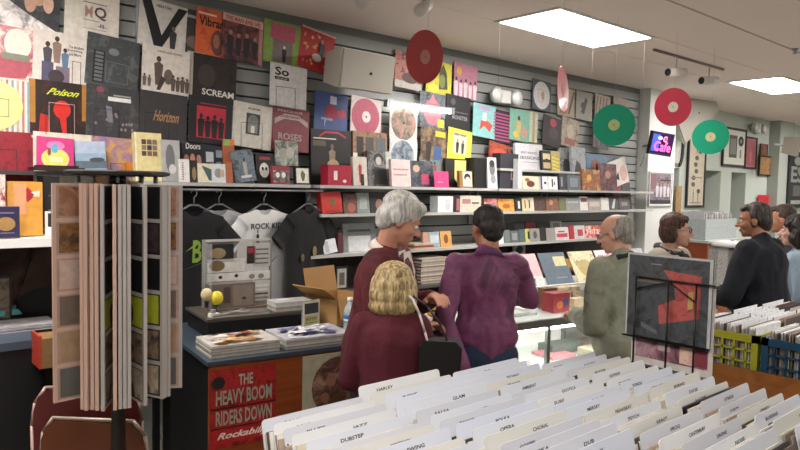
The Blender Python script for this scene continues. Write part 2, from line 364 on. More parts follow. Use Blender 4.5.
cover('pink cover with a row of people in white', (450, 481, 66, 97), '#b0788c', people(5, .02, .55, '#cfc2ca', '#4a3438', .1, .9) + [('e', .2, .75, .1, .14, '#d6a45a')], Y1, 3, 4)
cover('grey cover with a pale oval and a small picture, right of the emergency lamps', (530, 553, 80, 111), '#4b5058', [('e', .5, .5, .44, .46, '#c6c8c8'), ('l', .3, .3, .62, .7, '#8a8a86'), ('e', .56, .5, .09, .14, '#b08a60')], Y1, 3, 3)
cover('tan striped cover behind the edge-on pink record', (554, 578, 86, 118), '#a39682', [('p', [(.6, .1), (.7, .1), (1, .9), (.9, .9)], '#5a5048'), ('p', [(.1, .05), (.2, .05), (.5, .9), (.4, .9)], '#7c7060')], Y1, 3, 3)
cover('grey cover with a black splash, between two striped covers', (572, 596, 91, 121), '#8f8b80', [('p', [(.3, .25), (.5, .2), (.7, .75), (.55, .8)], K), ('e', .45, .5, .16, .13, K)], Y1 - .007, 3, 3)
cover('striped pinkish cover in the top row above the green record', (592, 613, 95, 122), '#a09284', [('p', [(.2 * i, .1), (.2 * i + .06, .1), (.2 * i + .2, .9), (.2 * i + .14, .9)], '#6a4a48') for i in range(4)], Y1, 3, 3)
cover('rightmost striped cover in the top row near the grey wall corner', (610, 631, 97, 125), '#94887c', [('p', [(.25 * i, .3), (.25 * i + .05, .3), (.25 * i + .15, .7), (.25 * i + .1, .7)], '#5a3a3a') for i in range(4)], Y1 - .007, 3, 3)
# --- row 2
cover('white cover with four standing musicians in dark suits', (29, 87, 33, 85), '#d9d2c8', [('f', .32, .3, .5, '#4a4450', '#3a2c28'), ('f', .48, .42, .5, '#8a7468', '#3a2c28'), ('f', .62, .3, .42, '#5a7a9a', '#3a2c28'), ('r', .22, 0, .42, .42, '#55506a'), ('r', .46, 0, .7, .36, '#7a6a78'), ('e', .47, .16, .14, .13, '#3c3238'), ('t', 'The Brothers', .68, .74, .95, .05, '#44404a'), ('t', 'Everything', .66, .67, .92, .05, '#44404a'), ('t', 'and More', .68, .6, .9, .05, '#44404a'), ('l', .74, .0, .9, .5, '#55504c')], Y2, 3, 2)
cover('dark slate cover with a black vertical title box, left of the white sketch cover', (86, 140, 37, 88), 'm#474b4e#3b4042#5a5f60', [('r', .13, .05, .34, .68, K)] + [('r', .16, .08 + .075 * i, .31, .13 + .075 * i, '#6a6e70') for i in range(8)] + [('e', .5, .7, .1, .07, '#7a7e80'), ('l', .36, .1, .8, .5, '#6a6c70')], Y2 - .006, 3, 5)
cover('white cover with sepia drawings of seated musicians', (140, 192, 47, 97), '#d5cfc6', [('t', 'THE ROLLING SOUNDS', .3, .88, .84, .045, '#44403c'), ('f', .34, .2, .6, '#5a4c44', '#4a3c34'), ('e', .55, .4, .1, .16, '#6a5c54'), ('p', [(.3, .1), (.38, .1), (.5, .35), (.4, .4)], '#3c342e')] + people(4, .12, .34, '#5c5048', '#4a3c34', .65, .95) + people(2, .15, .25, '#6c6058', '#4a3c34', .05, .15), Y2, 3, 3)
cover('narrow pale sleeve edge left of the black SCREAM cover', (188, 203, 52, 98), '#bfb9ae', [], Y2 + .012, 3, 3, wh=(.12, .31))
cover('black cover lettered SCREAM in white', (197, 233, 57, 102), 'm#141416#2a2220#120f10', [('t', 'SCREAM', .2, .13, .95, .14, '#d8d4cc'), ('e', .3, .55, .2, .25, '#3a302e')], Y2, 3, 3)
cover('plain white cover lettered So with a black title bar', (267, 310, 63, 110), '#d8d9da', [('t', 'So', .12, .72, .5, .2, K), ('r', .12, .62, .5, .69, K), ('t', 'COLLECTED', .16, .635, .46, .03, Wt)], Y2, 3, 3)
cover('blue cover with a red winged emblem', (311, 351, 93, 133), '#3f5488', [('e', .5, .5, .2, .2, '#9a2440'), ('e', .82, .52, .13, .12, '#b03048'), ('r', .45, .72, .65, .92, '#c8ccd8'), ('r', .2, .3, .55, .36, '#8a96c0'), ('p', [(.3, .3), (.35, .3), (.3, .12)], '#9aa6cc')], Y2 - .004, 3, 4)
cover('pink disc cover on white beside the blue cover', (348, 384, 98, 136), '#dccfd0', [('e', .48, .5, .46, .48, '#b8546c'), ('e', .5, .5, .14, .15, '#e6dcd8'), ('e', .5, .5, .03, .03, '#8a4454')], Y2, 3, 4)
cover('white cover with a brown and grey picture disc', (386, 421, 104, 142), '#d2d0c8', [('e', .5, .5, .45, .47, 'm#5d564e#8f8070#b8887c'), ('e', .5, .5, .04, .04, '#44403c')], Y2, 3, 3)
cover('glittery grey cover with a pink face', (418, 447, 92, 129), 'm#4a525a#6e7880#2f353c', [('e', .5, .45, .34, .38, '#b8707c'), ('p', [(.35, .7), (.65, .7), (.5, .98)], '#c98088'), ('r', .7, .05, .95, .28, '#d2c83a')], Y2, 3, 3)
cover('black cover with small pale lettering', (441, 475, 95, 131), '#141518', [('e', .28, .8, .1, .1, '#4a4c50'), ('t', 'MONSTER', .25, .3, .9, .12, '#8a8c90'), ('r', .25, .5, .9, .53, '#5a5c60')], Y2 - .006, 3, 3)
cover('pale turquoise cover with a red lobster shape', (470, 498, 103, 139), '#7fb4b4', [('p', [(.3, .2), (.5, .35), (.75, .2), (.9, .4), (.6, .55), (.35, .5)], '#b54a3c'), ('r', .42, .5, .6, .75, '#c2c6c0'), ('e', .5, .88, .3, .06, '#a88ab0')], Y2, 3, 4)
cover('dark cover patterned in magenta rows', (491, 512, 111, 142), '#2a1a28', [('r', .1, .1 * i + .05, .9, .1 * i + .1, '#a04c78') for i in range(9)], Y2, 3, 4)
cover('sea-green cover with a dark-haired woman and flowers', (508, 531, 108, 143), '#6fa08c', [('f', .45, .05, .75, '#b8a060', '#3a2c28'), ('e', .3, .2, .12, .1, '#d2b04a'), ('e', .75, .3, .12, .2, '#b08a78')], Y2 - .006, 3, 4)
cover('narrow mint and tan sleeve beside the woman cover', (528, 538, 112, 143), '#a4b4a0', [('r', .4, 0, .7, 1, '#a88a60')], Y2, 3, 4, wh=(.14, .31))
cover('black tilted cover with a crimson blot', (537, 566, 115, 148), '#1c1719', [('e', .55, .8, .18, .14, '#9a2c48'), ('e', .6, .45, .25, .2, '#3c2e30')], Y2 - .004, 3, 8)
cover('beige cover with a faint portrait', (558, 582, 118, 148), 'm#8d8472#a89e8c#6e6454', [('e', .5, .55, .22, .25, '#b5a894'), ('r', .2, .08, .8, .3, '#8c5a54')], Y2, 3, 8)
cover('dark group cover behind the left green record', (590, 612, 120, 150), 'm#2b2a2a#4a4240#5a4a44', people(3, .1, .6, '#1c1c20', '#8a6a5c'), Y2, 3, 4)
# --- row 3
cover('white striped cover with a big pale yellow circle at the left edge', (-25, 30, 78, 133), '#d9d4cc', [('r', .04 + .085 * i, .03, .08 + .085 * i, .97, ['#b07a72', '#8a9aa0', '#b9a890'][i % 3]) for i in range(11)] + [('e', .38, .5, .44, .44, '#e3d68c'), ('l', .1, .3, .6, .62, '#5a5448')], Y3, 3, 1)
cover('black and amber cover lettered Poison in yellow-green with red figures', (29, 89, 83, 134), 'm#2b1512#1a1110#3d1e16', [('r', 0, .2, .1, 1, '#a8752c'), ('r', .9, .3, 1, 1, '#a8752c'), ('t', 'Poison', .28, .74, .8, .13, '#c8d23c', 2), ('e', .55, .48, .15, .17, '#c8281e'), ('p', [(.5, .35), (.62, .35), (.63, .02), (.56, .02)], '#c8281e'), ('p', [(.15, 0), (.35, 0), (.3, .35), (.18, .38)], '#b8241c'), ('l', .32, .02, .77, .6, '#b09a94')], Y3, 3, 1)
cover('dark grey cover with a white label strip, left of the bronze-lettered cover', (87, 139, 87, 138), 'm#3a3b3e#323336#4c4a4c', [('r', .4, .72, .84, .8, '#dcdcda'), ('r', .5, .82, .84, .85, '#9a9a9c'), ('e', .25, .92, .07, .06, '#8a4450'), ('p', [(.4, .3), (.5, .3), (.47, .6), (.36, .62)], '#7a7c84')] + [('e', .1 + .8 * random.random(), .15 + .4 * random.random(), .025, .03, '#8a7c7c') for _ in range(12)], Y3 - .006, 3, 2)
cover('charcoal cover with bronze script lettering', (137, 190, 96, 138), '#343234', [('t', 'Horizon', .28, .4, .8, .22, '#a07850', 1)], Y3, 3, 3)
cover('black cover with four silhouettes in a red square', (188, 233, 100, 142), '#17181c', [('r', .18, .12, .85, .8, '#b02438')] + people(4, .14, .5, '#1a1014', '#1a1014', .28, .74) + [('r', .25, .84, .85, .87, '#8a2434')], Y3 - .006, 3, 3)
cover('cream cover with a dark arched doorway picture', (231, 274, 103, 149), '#c9c6bc', [('r', .33, .3, .68, .78, '#3e4240'), ('e', .5, .6, .13, .15, '#6f746e'), ('r', .38, .34, .62, .6, '#7d817a'), ('r', .46, .34, .55, .5, Wt), ('t', 'ALBUM', .35, .86, .66, .05, '#5a5850')], Y3, 3, 5)
cover('maroon cover with a pale arched banner and the word ROSES', (274, 308, 109, 151), '#7c3c44', [('p', [(.05, .6), (.3, .74), (.7, .74), (.95, .6), (.95, .72), (.7, .86), (.3, .86), (.05, .72)], '#a99a98'), ('t', 'SWEETHEARTS', .2, .77, .8, .06, '#5c3438'), ('t', 'ROSES', .15, .25, .8, .16, '#a08c8c'), ('t', 'PRECIOUS', .12, .9, .8, .05, '#b0a0a0')], Y3 - .006, 3, 3)
cover('white cover with a grey-blue picture disc, below the brown picture disc', (387, 419, 141, 175), '#cfd2d2', [('e', .48, .52, .42, .46, 'm#4c5866#7c8a98#a8b0b8'), ('e', .48, .52, .04, .04, '#3a4048')], Y3, 3, 4)
cover('dim cover showing people in amber and blue', (418, 449, 129, 163), 'm#3a2e28#6a5240#8b7a50', [('r', .5, .1, .8, .5, '#3c5a8c'), ('r', .55, .78, .95, .94, '#d8b83a'), ('f', .3, .05, .7, '#2c2420', '#8a6450')], Y3, 3, 4)
cover('lemon-yellow cover with black and white figures', (444, 475, 130, 163), '#d2d14a', [('r', .22, .28, .78, .88, '#c8c4b0'), ('f', .4, .3, .4, K, '#7a7468'), ('f', .62, .3, .4, '#3c3a38', '#7a7468'), ('t', 'NEW WAVE', .25, .8, .75, .07, K)], Y3 - .006, 3, 6)
cover('red and brown tilted photo cover', (486, 513, 143, 163), 'm#7a2a1c#b04a30#2c1a14', [('e', .5, .5, .3, .22, '#b8503a'), ('l', .02, .02, .98, .98, '#4a4a30')], Y3, 6, 8)
# --- row 4, far left on the shelf
S4 = 1.792
cover('crimson cover with a thin black square outline at the left edge', (-20, 34, 133, 186), 'm#7c1424#8f1c2c#6c1020', [('l', -.0 + .1, .25, .66, .68, K), ('r', .9, .92, .98, .96, '#d8d0c8')], Y4, 4, 0)
cover('cream cover lettered Lost Notes with a grey landscape photo', (34, 92, 134, 186), '#cfcab8', [('t', 'Lost Notes', .36, .82, .72, .08, '#4c4a40'), ('r', .27, .4, .78, .76, '#7f8480'), ('e', .55, .52, .12, .08, '#3a3c38'), ('r', .08, .7, .22, .78, '#5c5a50'), ('r', .82, .7, .96, .78, '#5c5a50')], Y4 - .005, 4, 1)
cover('small magenta and yellow cartoon-coloured cover', (37, 74, 151, 184), '#c4387c', [('e', .5, .35, .38, .32, '#dccf6c'), ('e', .5, .75, .25, .14, '#d87cb0'), ('e', .48, .66, .1, .14, '#5ca8c0'), ('e', .33, .55, .05, .12, '#8a4a3c'), ('r', .35, .25, .7, .4, '#e2dcae')], Y5 - .05, 5, 2, size='x', z=1.795)
cover('small sky-blue landscape cover beside the magenta one', (75, 106, 155, 185), '#8fa9bf', [('r', 0, .1, 1, .35, '#5d6c74'), ('r', 0, .6, 1, 1, '#a9b8cc'), ('e', .7, .38, .25, .08, '#454b50')], Y5 - .03, 5, -3, size='x', z=1.795)
cover('violet and yellow hazy cover behind the flip rack top', (91, 135, 140, 186), 'm#d2a23c#a8848c#8a6c9c', [('e', .8, .4, .14, .15, '#c87c2c'), ('l', .45, .1, .75, .5, '#6c4438')], Y4, 4, 2)
# ---------------------------------------------------------------- things standing on shelves
def item(label, px, base, art=(), z=ZA, Y=4.2, d=.03, lean=6, roll=0, name='disc_case', cat='case', group='cases on the wall shelves'):
    cx = (px[0] + px[1]) / 2; cy = (px[2] + px[3]) / 2
    a = aty(px[0], cy, Y); b = aty(px[1], cy, Y); w = b.x - a.x
    h = aty(cx, px[2], Y).z - aty(cx, px[3], Y).z
    m = MB().box(-w / 2, w / 2, 0, d, 0, h, base)
    draw(m, art, w, h, 0, None, -w / 2, 0)
    o = m.build(name, None, ((a.x + b.x) / 2, Y, z + .002 + abs(sin(radians(roll))) * w / 2), (radians(-lean), radians(roll), 0))
    return tag(o, label, cat, group)
LPn = dict(name='record_sleeve', cat='record cover', group='record covers on the shelves')
BKn = dict(name='book', cat='book', group='books and box sets on the shelves')
# over the T-shirts
item('pale yellow cover with a block of small photos on the shelf above the shirts', (136, 163, 131, 180), '#d8cc94', [('r', .25 + .2 * i, .52 + .12 * j, .42 + .2 * i, .62 + .12 * j, random.choice(['#4a3c38', '#7a5a4c', '#3c3c40', '#8a7468'])) for i in range(3) for j in range(3)] + [('r', 0, 0, .06, 1, '#e8e2c8')], Y=4.24, d=.05, **LPn)
item('silver-grey photo cover right of the pale yellow one', (163, 181, 139, 181), '#a8aaa8', [('e', .45, .55, .25, .35, '#6c6e70'), ('e', .55, .3, .2, .12, '#d2d2ce')], Y=4.22, **LPn)
item('dark cover with three faces and white script title', (183, 204, 136, 181), '#1e1d22', [('t', 'Doors', .2, .74, .9, .14, '#c8c6c4'), ('e', .2, .5, .12, .12, '#b07c70'), ('e', .5, .52, .12, .12, '#b88478'), ('e', .8, .5, .12, .12, '#b07c70')], Y=4.3, **LPn)
item('dark blue-grey cover with white squares', (202, 227, 140, 181), '#2c323c', [('r', .2, .5, .5, .75, '#c2c8cc'), ('r', .6, .62, .85, .8, '#8a929c'), ('r', .6, .38, .8, .52, '#8a929c')], Y=4.3, **LPn)
item('brown upright cover with a green and orange top edge', (225, 236, 137, 181), '#a35a34', [('r', 0, .85, .6, 1, '#86a850'), ('r', .6, .85, 1, 1, '#d06a34')], Y=4.22, d=.02, **LPn)
item('small white booklet left of the tiny black one', (180, 190, 158, 181), '#dcdad6', [('r', .25, .1 + .1 * i, .4, .15 + .1 * i, '#5a5a5c') for i in range(8)], Y=4.15, d=.02, **BKn)
item('tiny black booklet with a brown figure', (191, 198, 159, 181), '#26221e', [('e', .5, .4, .3, .3, '#8a744c')], Y=4.15, d=.02, **BKn)
item('small cream and teal card', (198, 212, 162, 181), '#d8d0b4', [('p', [(.3, .9), (1, .7), (1, .1), (.8, .1)], '#3f5c5c')], Y=4.15, d=.01)
item('small pale card with a grey horse shape', (212, 226, 162, 181), '#ccd0d2', [('e', .5, .5, .3, .25, '#8a8c90'), ('r', .6, .3, .9, .7, '#b8a48c')], Y=4.15, d=.01)
item('thin copper-coloured case beside the grey horse card', (226, 233, 160, 181), '#a4603c', Y=4.15, d=.02)
item('blue-grey tilted cover with a pale figure', (236, 257, 149, 181), 'm#4a5866#74828c#3a444e', [('f', .55, .15, .6, '#a8a49c', '#3c2c28'), ('r', .3, .12, .8, .2, '#c8ccd0')], Y=4.2, roll=-8, **LPn)
item('black cover with a white skull-like face', (257, 273, 152, 182), '#17161a', [('e', .5, .45, .3, .25, '#d4d0cc'), ('e', .4, .5, .07, .06, K), ('e', .62, .5, .07, .06, K), ('r', .2, .8, .9, .9, '#8a2c34')], Y=4.22, **LPn)
item('small dark red group photo card on the grey shelf', (273, 290, 164, 182), '#8c3440', [('r', .05, .1, .95, .75, PH), ('e', .3, .5, .12, .16, Wt), ('e', .65, .5, .12, .16, Wt)], Y=4.16)
item('small cream card with a dark green sprig at the shelf end', (296, 310, 167, 184), K, [('r', .06, .08, .94, .95, '#d8d8c8'), ('p', [(.45, .2), (.6, .2), (.7, .6), (.5, .85), (.35, .6)], '#5a6a4c')], Y=4.16)
cover('small grey-green photo of two faces pinned above the red card', (275, 298, 141, 166), 'm#4a4c48#8b9088#b4b8b0', [('e', .35, .5, .18, .22, '#9c9c94'), ('e', .65, .55, .18, .22, '#b0b0a8')], 4.3, 3, 0, size='x')
# unit 2 (behind grey-haired man)
item('tall black cover with a seated figure and red arched lettering', (312, 353, 133, 188), '#1c1c1f', [('p', [(.2, .86), (.35, .94), (.65, .94), (.85, .86), (.85, .9), (.65, .98), (.35, .98), (.2, .9)], '#b0344a'), ('r', .05, .83, .6, .85, Wt), ('f', .5, .25, .5, '#8c7c6c', '#6c5c50'), ('e', .52, .35, .15, .12, '#a8987c'), ('r', .04, .7, .35, .8, '#5c5444'), ('r', .04, .08, .2, .12, '#b8b8b4')], Y=4.34, wh=None, **LPn) if False else item('tall black cover with a seated figure and red arched lettering', (312, 353, 133, 188), '#1c1c1f', [('p', [(.2, .86), (.35, .94), (.65, .94), (.85, .86), (.85, .9), (.65, .98), (.35, .98), (.2, .9)], '#b0344a'), ('r', .05, .83, .6, .85, Wt), ('f', .5, .25, .5, '#8c7c6c', '#6c5c50'), ('e', .52, .35, .15, .12, '#a8987c'), ('r', .04, .7, .35, .8, '#5c5444')], Y=4.3, lean=3, **LPn)
item('small crimson box with white marks in front of the tall black cover', (328, 351, 168, 188), '#a8203c', [('r', .25, .25, .4, .7, Wt), ('e', .72, .2, .08, .08, Wt)], Y=4.14, d=.1, lean=0, name='box_set', cat='box', group='books and box sets on the shelves')
item('tan cover with dark windows beside the tall black cover', (354, 388, 134, 188), 'm#8a6a50#a88060#5a4438', [('r', .1, .5, .3, .9, '#2c2a28'), ('r', .36, .4, .6, .9, '#4a4a44'), ('r', 0, 0, .12, .6, Wt), ('r', .65, .5, .95, .9, '#5a6468')], Y=4.29, lean=3, **LPn)
item('small white cover with a figure in red', (354, 368, 159, 188), '#c8c4b8', [('f', .5, .1, .8, '#b0303c', '#d8b49c'), ('r', .5, 0, .75, .4, K)], Y=4.2)
item('black and white cover of a seated person', (369, 393, 154, 189), 'm#4a4c4c#7c7e7c#2c2c2c', [('e', .45, .78, .2, .16, '#2c2a2a'), ('e', .45, .72, .12, .12, '#b8b4b0'), ('p', [(.2, .05), (.8, .05), (.75, .5), (.3, .55)], '#3a3a3c'), ('r', .75, .5, 1, 1, '#b8bcb8')], Y=4.24, **LPn)
item('pale pink card beside the black and white seated person', (392, 411, 178, 205), '#dcc4c0', [('r', .1, .6, .9, .66, '#b09090'), ('r', .1, .4, .8, .46, '#b09090')], Y=4.13, z=ZA - .06 if False else ZA)
item('dark cover of crouching people with a pink corner', (410, 434, 163, 189), 'm#20222a#3c4450#5a5c64', [('e', .3, .7, .14, .14, '#c49a84'), ('r', .5, .1, .8, .5, '#a83c5c')], Y=4.22, **LPn)
item('teal-grey cover with two small figures by water', (421, 448, 159, 189), '#6c807c', people(2, .4, .45, '#8a4c50', '#3a2c2c', .55, .85) + [('r', 0, 0, 1, .4, '#3a2c34')], Y=4.3, **LPn)
item('bright pink card in front of the teal-grey cover', (435, 449, 177, 193), '#c83c74', [('r', .2, .3, .6, .34, '#e0a8bc')], Y=4.17, d=.008)
item('black cover with a pale yellow face', (447, 470, 160, 189), '#1c1b18', [('p', [(.4, .95), (.9, .95), (.85, .4), (.6, .4), (.5, .1), (.35, .3)], '#d2c878')], Y=4.26, **LPn)
item('tan framed card with a portrait in black hat', (460, 473, 177, 194), '#8a6a3c', [('r', .25, .08, .95, .95, '#dcd4c4'), ('e', .6, .6, .25, .25, K), ('e', .62, .45, .18, .2, '#d8c0ac')], Y=4.15)
# unit 3 (middle)
item('tall black box set at the left end of the middle unit', (474, 489, 160, 190), '#111214', [], Y=4.2, d=.12, lean=0, **BKn)
item('narrow white portrait strip beside the tall black box', (489, 498, 159, 190), '#d0d4d4', [('e', .5, .65, .32, .25, '#6c7074'), ('e', .5, .8, .3, .12, '#2c2c2c'), ('e', .55, .3, .3, .15, '#8c9094')], Y=4.17, d=.02)
item('large charcoal box set with a pink sticker', (500, 518, 155, 190), '#35343c', [('r', .6, .25, .85, .55, '#b08a84'), ('r', .66, .3, .78, .5, '#5a4448')], Y=4.22, d=.1, lean=0, **BKn)
item('white bumpy booklet spine beside the charcoal box', (518, 522, 160, 190), '#c6c8ca', [], Y=4.14, d=.06, lean=0, **BKn)
item('small cream and brown picture card', (523, 539, 178, 191), '#d6c8b0', [('e', .5, .4, .25, .25, '#5a2c20'), ('e', .3, .7, .15, .15, '#8a5a3c')], Y=4.13)
item('first white case with a dark blue stripe', (541, 548, 178, 191), '#dcdee0', [('r', .0, 0, .25, 1, '#3a3c6c'), ('r', .5, .4, .8, .6, K)], Y=4.13)
item('second white case with black marks', (549, 558, 178, 191), '#dcdee0', [('r', .35, .2, .5, .8, K), ('r', .6, .35, .7, .6, K)], Y=4.13)
item('dark ribbed case by the end of the middle unit', (560, 568, 175, 191), '#34363c', [('r', .2, .2, .4, .8, '#8a8c90')], Y=4.15)
item('white cover lettered in grey on the short raised shelf', (516, 543, 143, 169), '#cdccd2', [('t', 'BIG BAND', .2, .62, .8, .08, '#6c6c74'), ('t', 'SESSIONS', .15, .4, .9, .12, '#5c5c64'), ('r', .2, .28, .8, .3, '#7c7c84')], z=ZU, Y=4.3, lean=3, **LPn)
item('black and cream patterned card on the raised shelf', (543, 552, 150, 170), K, [('r', .1, .55, .9, .85, '#c8b48c'), ('r', .1, .1, .9, .4, '#b8a070'), ('e', .5, .5, .2, .1, K)], z=ZU, Y=4.24)
item('yellow starburst card on the raised shelf', (552, 561, 150, 170), '#a89a60', [('p', [(.1, .1 + .18 * i), (.9, .0 + .18 * i), (.9, .06 + .18 * i), (.1, .18 + .18 * i)], '#d8cc3c') for i in range(4)], z=ZU, Y=4.24)
item('grey photo cover of a bearded man right of the starburst card', (561, 576, 149, 191), 'm#6c7070#8f9494#4c4e50', [('e', .5, .55, .25, .2, '#3c3c3e')], Y=4.31, **LPn)
item('grey cover with a dark kneeling shape', (574, 588, 148, 191), 'm#8a9094#a0a6a8#7c8084', [('p', [(.1, .2), (.8, .2), (.6, .6), (.35, .7), (.2, .5)], '#26282c')], Y=4.25, **LPn)
item('blue cover with a brown face', (588, 606, 148, 172), '#5a7896', [('e', .5, .45, .28, .35, '#7a4638')], Y=4.31, z=ZA + .14, **LPn)
item('small grey box under the kneeling shape cover', (568, 581, 176, 191), '#5a626a', [('r', .2, .2, .8, .8, '#7c868e')], Y=4.14)
item('autumn-coloured crowded cover above the beige case', (583, 601, 171, 192), 'm#b0702c#7a4630#c89a50', [('e', .4, .6, .12, .15, '#d8a04c')], Y=4.17, **LPn)
item('dark wine group cover beside the autumn one', (600, 618, 165, 192), 'm#3a1c24#5c3038#7a5054', [('e', .5, .6, .15, .15, '#a87c70')], Y=4.2, **LPn)
item('blue-grey cover on the right-hand unit near the grey wall', (606, 622, 149, 171), '#7890a8', [('e', .5, .5, .2, .3, '#4c3c40')], Y=4.33, z=ZA + .14, **LPn)
item('white slanted cover with two dark bird shapes', (612, 630, 160, 186), '#d6cec8', [('p', [(.2, .6), (.4, .5), (.35, .85)], K), ('p', [(.3, .3), (.5, .2), (.5, .55)], K), ('e', .75, .4, .2, .3, '#c8a49c')], Y=4.24, roll=-14, z=ZA + .02, **LPn)
# second shelf ZB
def fill(px0, px1, ytop, ybot, z, Y, spec, where):
    """small cases side by side; spec = (width px, base, art, label)"""
    x = px0
    for w, base, art, lab in spec:
        item(lab + ' ' + where, (x, x + w * .94, ytop + random.uniform(-.8, 1.2), ybot), base, art, z, Y + random.uniform(0, .012), .012 if w > 6 else .03, 8)
        x += w
item('bright red box leaning at the left end of the second shelf', (323, 343, 190, 211), '#b8281e', [('r', .45, .35, .65, .7, '#5c5a2c'), ('r', .1, .05, .9, .1, '#7c1814')], ZB, 4.13, .06, 8, -4)
fill(344, 390, 192, 212, ZB, 4.15, [(14, 'm#4a3a36#7a4a3c#2c2c2e', [('e', .6, .3, .3, .25, '#9c5a44')], 'dim case with two red-brown faces'), (13, '#7f8a86', [('r', .2, .2, .8, .8, '#a0a8a4')], 'grey-green case with pale centre'), (16, '#211f22', [('e', .6, .4, .25, .3, '#8a6a5c')], 'near-black case with a face')], 'on the second shelf left of the grey-haired man')
item('white square case beside the purple-shirted man\'s head', (438, 453, 194, 210), '#dfe1e2', [('r', .5, .1, .8, .8, '#c2c8cc')], ZB, 4.12, .1, 0)
item('slim black and red case next to the white square case', (453, 460, 195, 210), '#241c20', [('r', .5, .1, .9, .9, '#a86468')], ZB, 4.12, .08, 0)
item('cream case with pink and black marks behind the dark-haired head', (460, 481, 194, 210), '#cfc8b8', [('r', .1, .5, .5, .8, '#b07c7c'), ('r', .55, .5, .9, .6, '#4c4c48')], ZB, 4.13, .08, 0)
fill(485, 634, 197, 210, ZB, 4.14, [(14, 'm#a03c3c#c88a84#7c2c30', [('e', .3, .4, .12, .2, Wt)], 'red and pink case'), (17, 'm#c87c24#e0a850#a85c1c', [('e', .5, .4, .25, .2, '#a8541c')], 'wide orange case'), (7, '#1c1c1e', [('r', .4, .2, .7, .8, '#c8c8c4')], 'black case with a white stroke'), (6, '#cfc09a', [('r', .4, .2, .6, .8, '#5c5444')], 'cream case'), (6, '#d2cab0', [('r', .1, .2, .3, .8, K)], 'narrow cream case with black edge'), (12, 'm#2c2422#5c3c34#3c302c', [], 'dark brown case'), (13, 'm#5c4434#8a5c48#4c4a38', [('e', .4, .6, .15, .2, '#c47c68')], 'brown case with a red spot'), (7, '#6c6e4c', [], 'olive case'), (14, '#8c9292', [('r', .1, .6, .9, .7, '#b4b8b8')], 'grey striped case'), (8, '#dddcd6', [('r', .1, .6, .9, .9, '#7a4448')], 'white case with maroon top'), (13, '#a79d94', [('r', .1, .3, .9, .7, '#c8c0b8')], 'beige case'), (8, '#dcdbd8', [], 'small plain white case'), (10, '#4a4e54', [('p', [(.2, .1), (.5, .1), (.7, .9), (.5, .9)], '#c8c8c8')], 'slate case with a pale slash'), (11, '#5a5254', [('r', .2, .3, .8, .6, '#8a8484')], 'grey-brown case')], 'on the second shelf of the right-hand wall')
# back row standing higher on second shelf
fill(606, 634, 185, 211, ZB + .0, 4.3, [(9, '#5c2c34', [], 'dark red tall case'), (9, '#7a4448', [], 'dusty red tall case'), (9, '#4a4248', [], 'dark plum tall case')], 'at the back of the second shelf by the pillar')
# third shelf ZC2
item('grey and white picture cover on the third shelf left of the grey-haired man', (344, 376, 224, 252), '#7f8586', [('r', .15, .0, .85, .55, '#cfd2d4'), ('r', .15, .7, .85, .78, '#4a4e50')], ZC2, 4.2, .02, 6, **LPn)
item('white angled card beside the black shirt', (325, 338, 238, 252), '#d4d8dc', [('r', .1, .1, .4, .9, '#a8b0b4')], ZC2, 4.13, .01, 12, -8)
item('maroon spine between the white card and the grey cover', (338, 343, 232, 252), '#5c2c30', [], ZC2, 4.15, .1, 0)
fill(424, 465, 231, 247, ZC2, 4.14, [(6, '#b88c78', [], 'pinkish case'), (11, '#8fa2ae', [('r', .1, .3, .9, .8, '#b8c4cc')], 'pale blue case'), (12, '#d09a54', [('e', .5, .5, .2, .3, '#7a4a24')], 'orange case with a figure')], 'between the two men on the third shelf')
fill(487, 604, 231, 244, ZC2, 4.14, [(5, '#1c1c1c', [('e', .5, .5, .3, .25, '#d2cc3c')], 'black case with a yellow dot'), (13, '#d8dcde', [('e', .6, .5, .2, .3, '#4c5054')], 'white case with a dark smudge'), (6, '#6c7470', [], 'grey-green narrow case'), (9, '#5a5e60', [('r', .2, .2, .8, .8, '#8a8e90')], 'grey framed case'), (6, '#44605c', [], 'teal case'), (5, '#c8c060', [('r', .5, .2, .9, .8, K)], 'yellow and black case'), (10, '#8a8c88', [('e', .5, .5, .2, .3, '#4c4a48')], 'grey portrait case'), (6, '#161616', [], 'plain black case'), (9, '#8f8b88', [], 'dull grey case'), (14, '#cfc6c8', [('r', .1, .2, .9, .5, '#b83c4c'), ('r', .2, .6, .7, .7, '#7a4450')], 'pale case with red band'), (5, '#a82c34', [], 'narrow red case'), (11, '#c8c4c4', [('r', .3, .2, .8, .7, '#b84048')], 'white case with red square'), (16, 'm#b82c34#d86858#e8d8d0', [('t', 'HITS', .1, .3, .9, .4, '#e8d8d0')], 'bright red and white case')], 'on the third shelf right of the purple shirt')
fill(494, 565, 215, 232, ZC2, 4.32, [(12, '#2c3440', [], 'dark blue upright case'), (10, '#1c1c20', [], 'black upright case'), (11, '#4a4c50', [('r', .2 * i, .1, .2 * i + .05, .9, '#6c7074') for i in range(5)], 'grey ribbed upright case'), (11, '#8c1c2c', [], 'crimson upright case'), (14, '#1c1a1c', [], 'wide black upright case'), (12, '#aeb0ae', [('r', .2, .5, .8, .9, '#7c8080')], 'silver upright case')], 'at the back of the third shelf')
fill(424, 436, 216, 231, ZC2, 4.33, [(12, '#6c2028', [], 'dark red rose case')], 'behind the grey-haired man at the back of the third shelf')
# below third shelf: dim row
fill(512, 612, 254, 262, .932, 4.12, [(10, '#9a9c9c', [('e', .5, .5, .3, .35, '#3c3c3c')], 'grey disc case'), (12, '#3c241c', [], 'dark brown case'), (12, '#5a2c1c', [], 'rust case'), (12, '#3c2c20', [], 'umber case'), (9, '#8aa0b4', [], 'pale blue case'), (11, '#c88c2c', [], 'amber case'), (12, '#4a3020', [], 'dim brown case'), (11, '#7c5c3c', [], 'tan case')], 'on the lowest wall shelf')
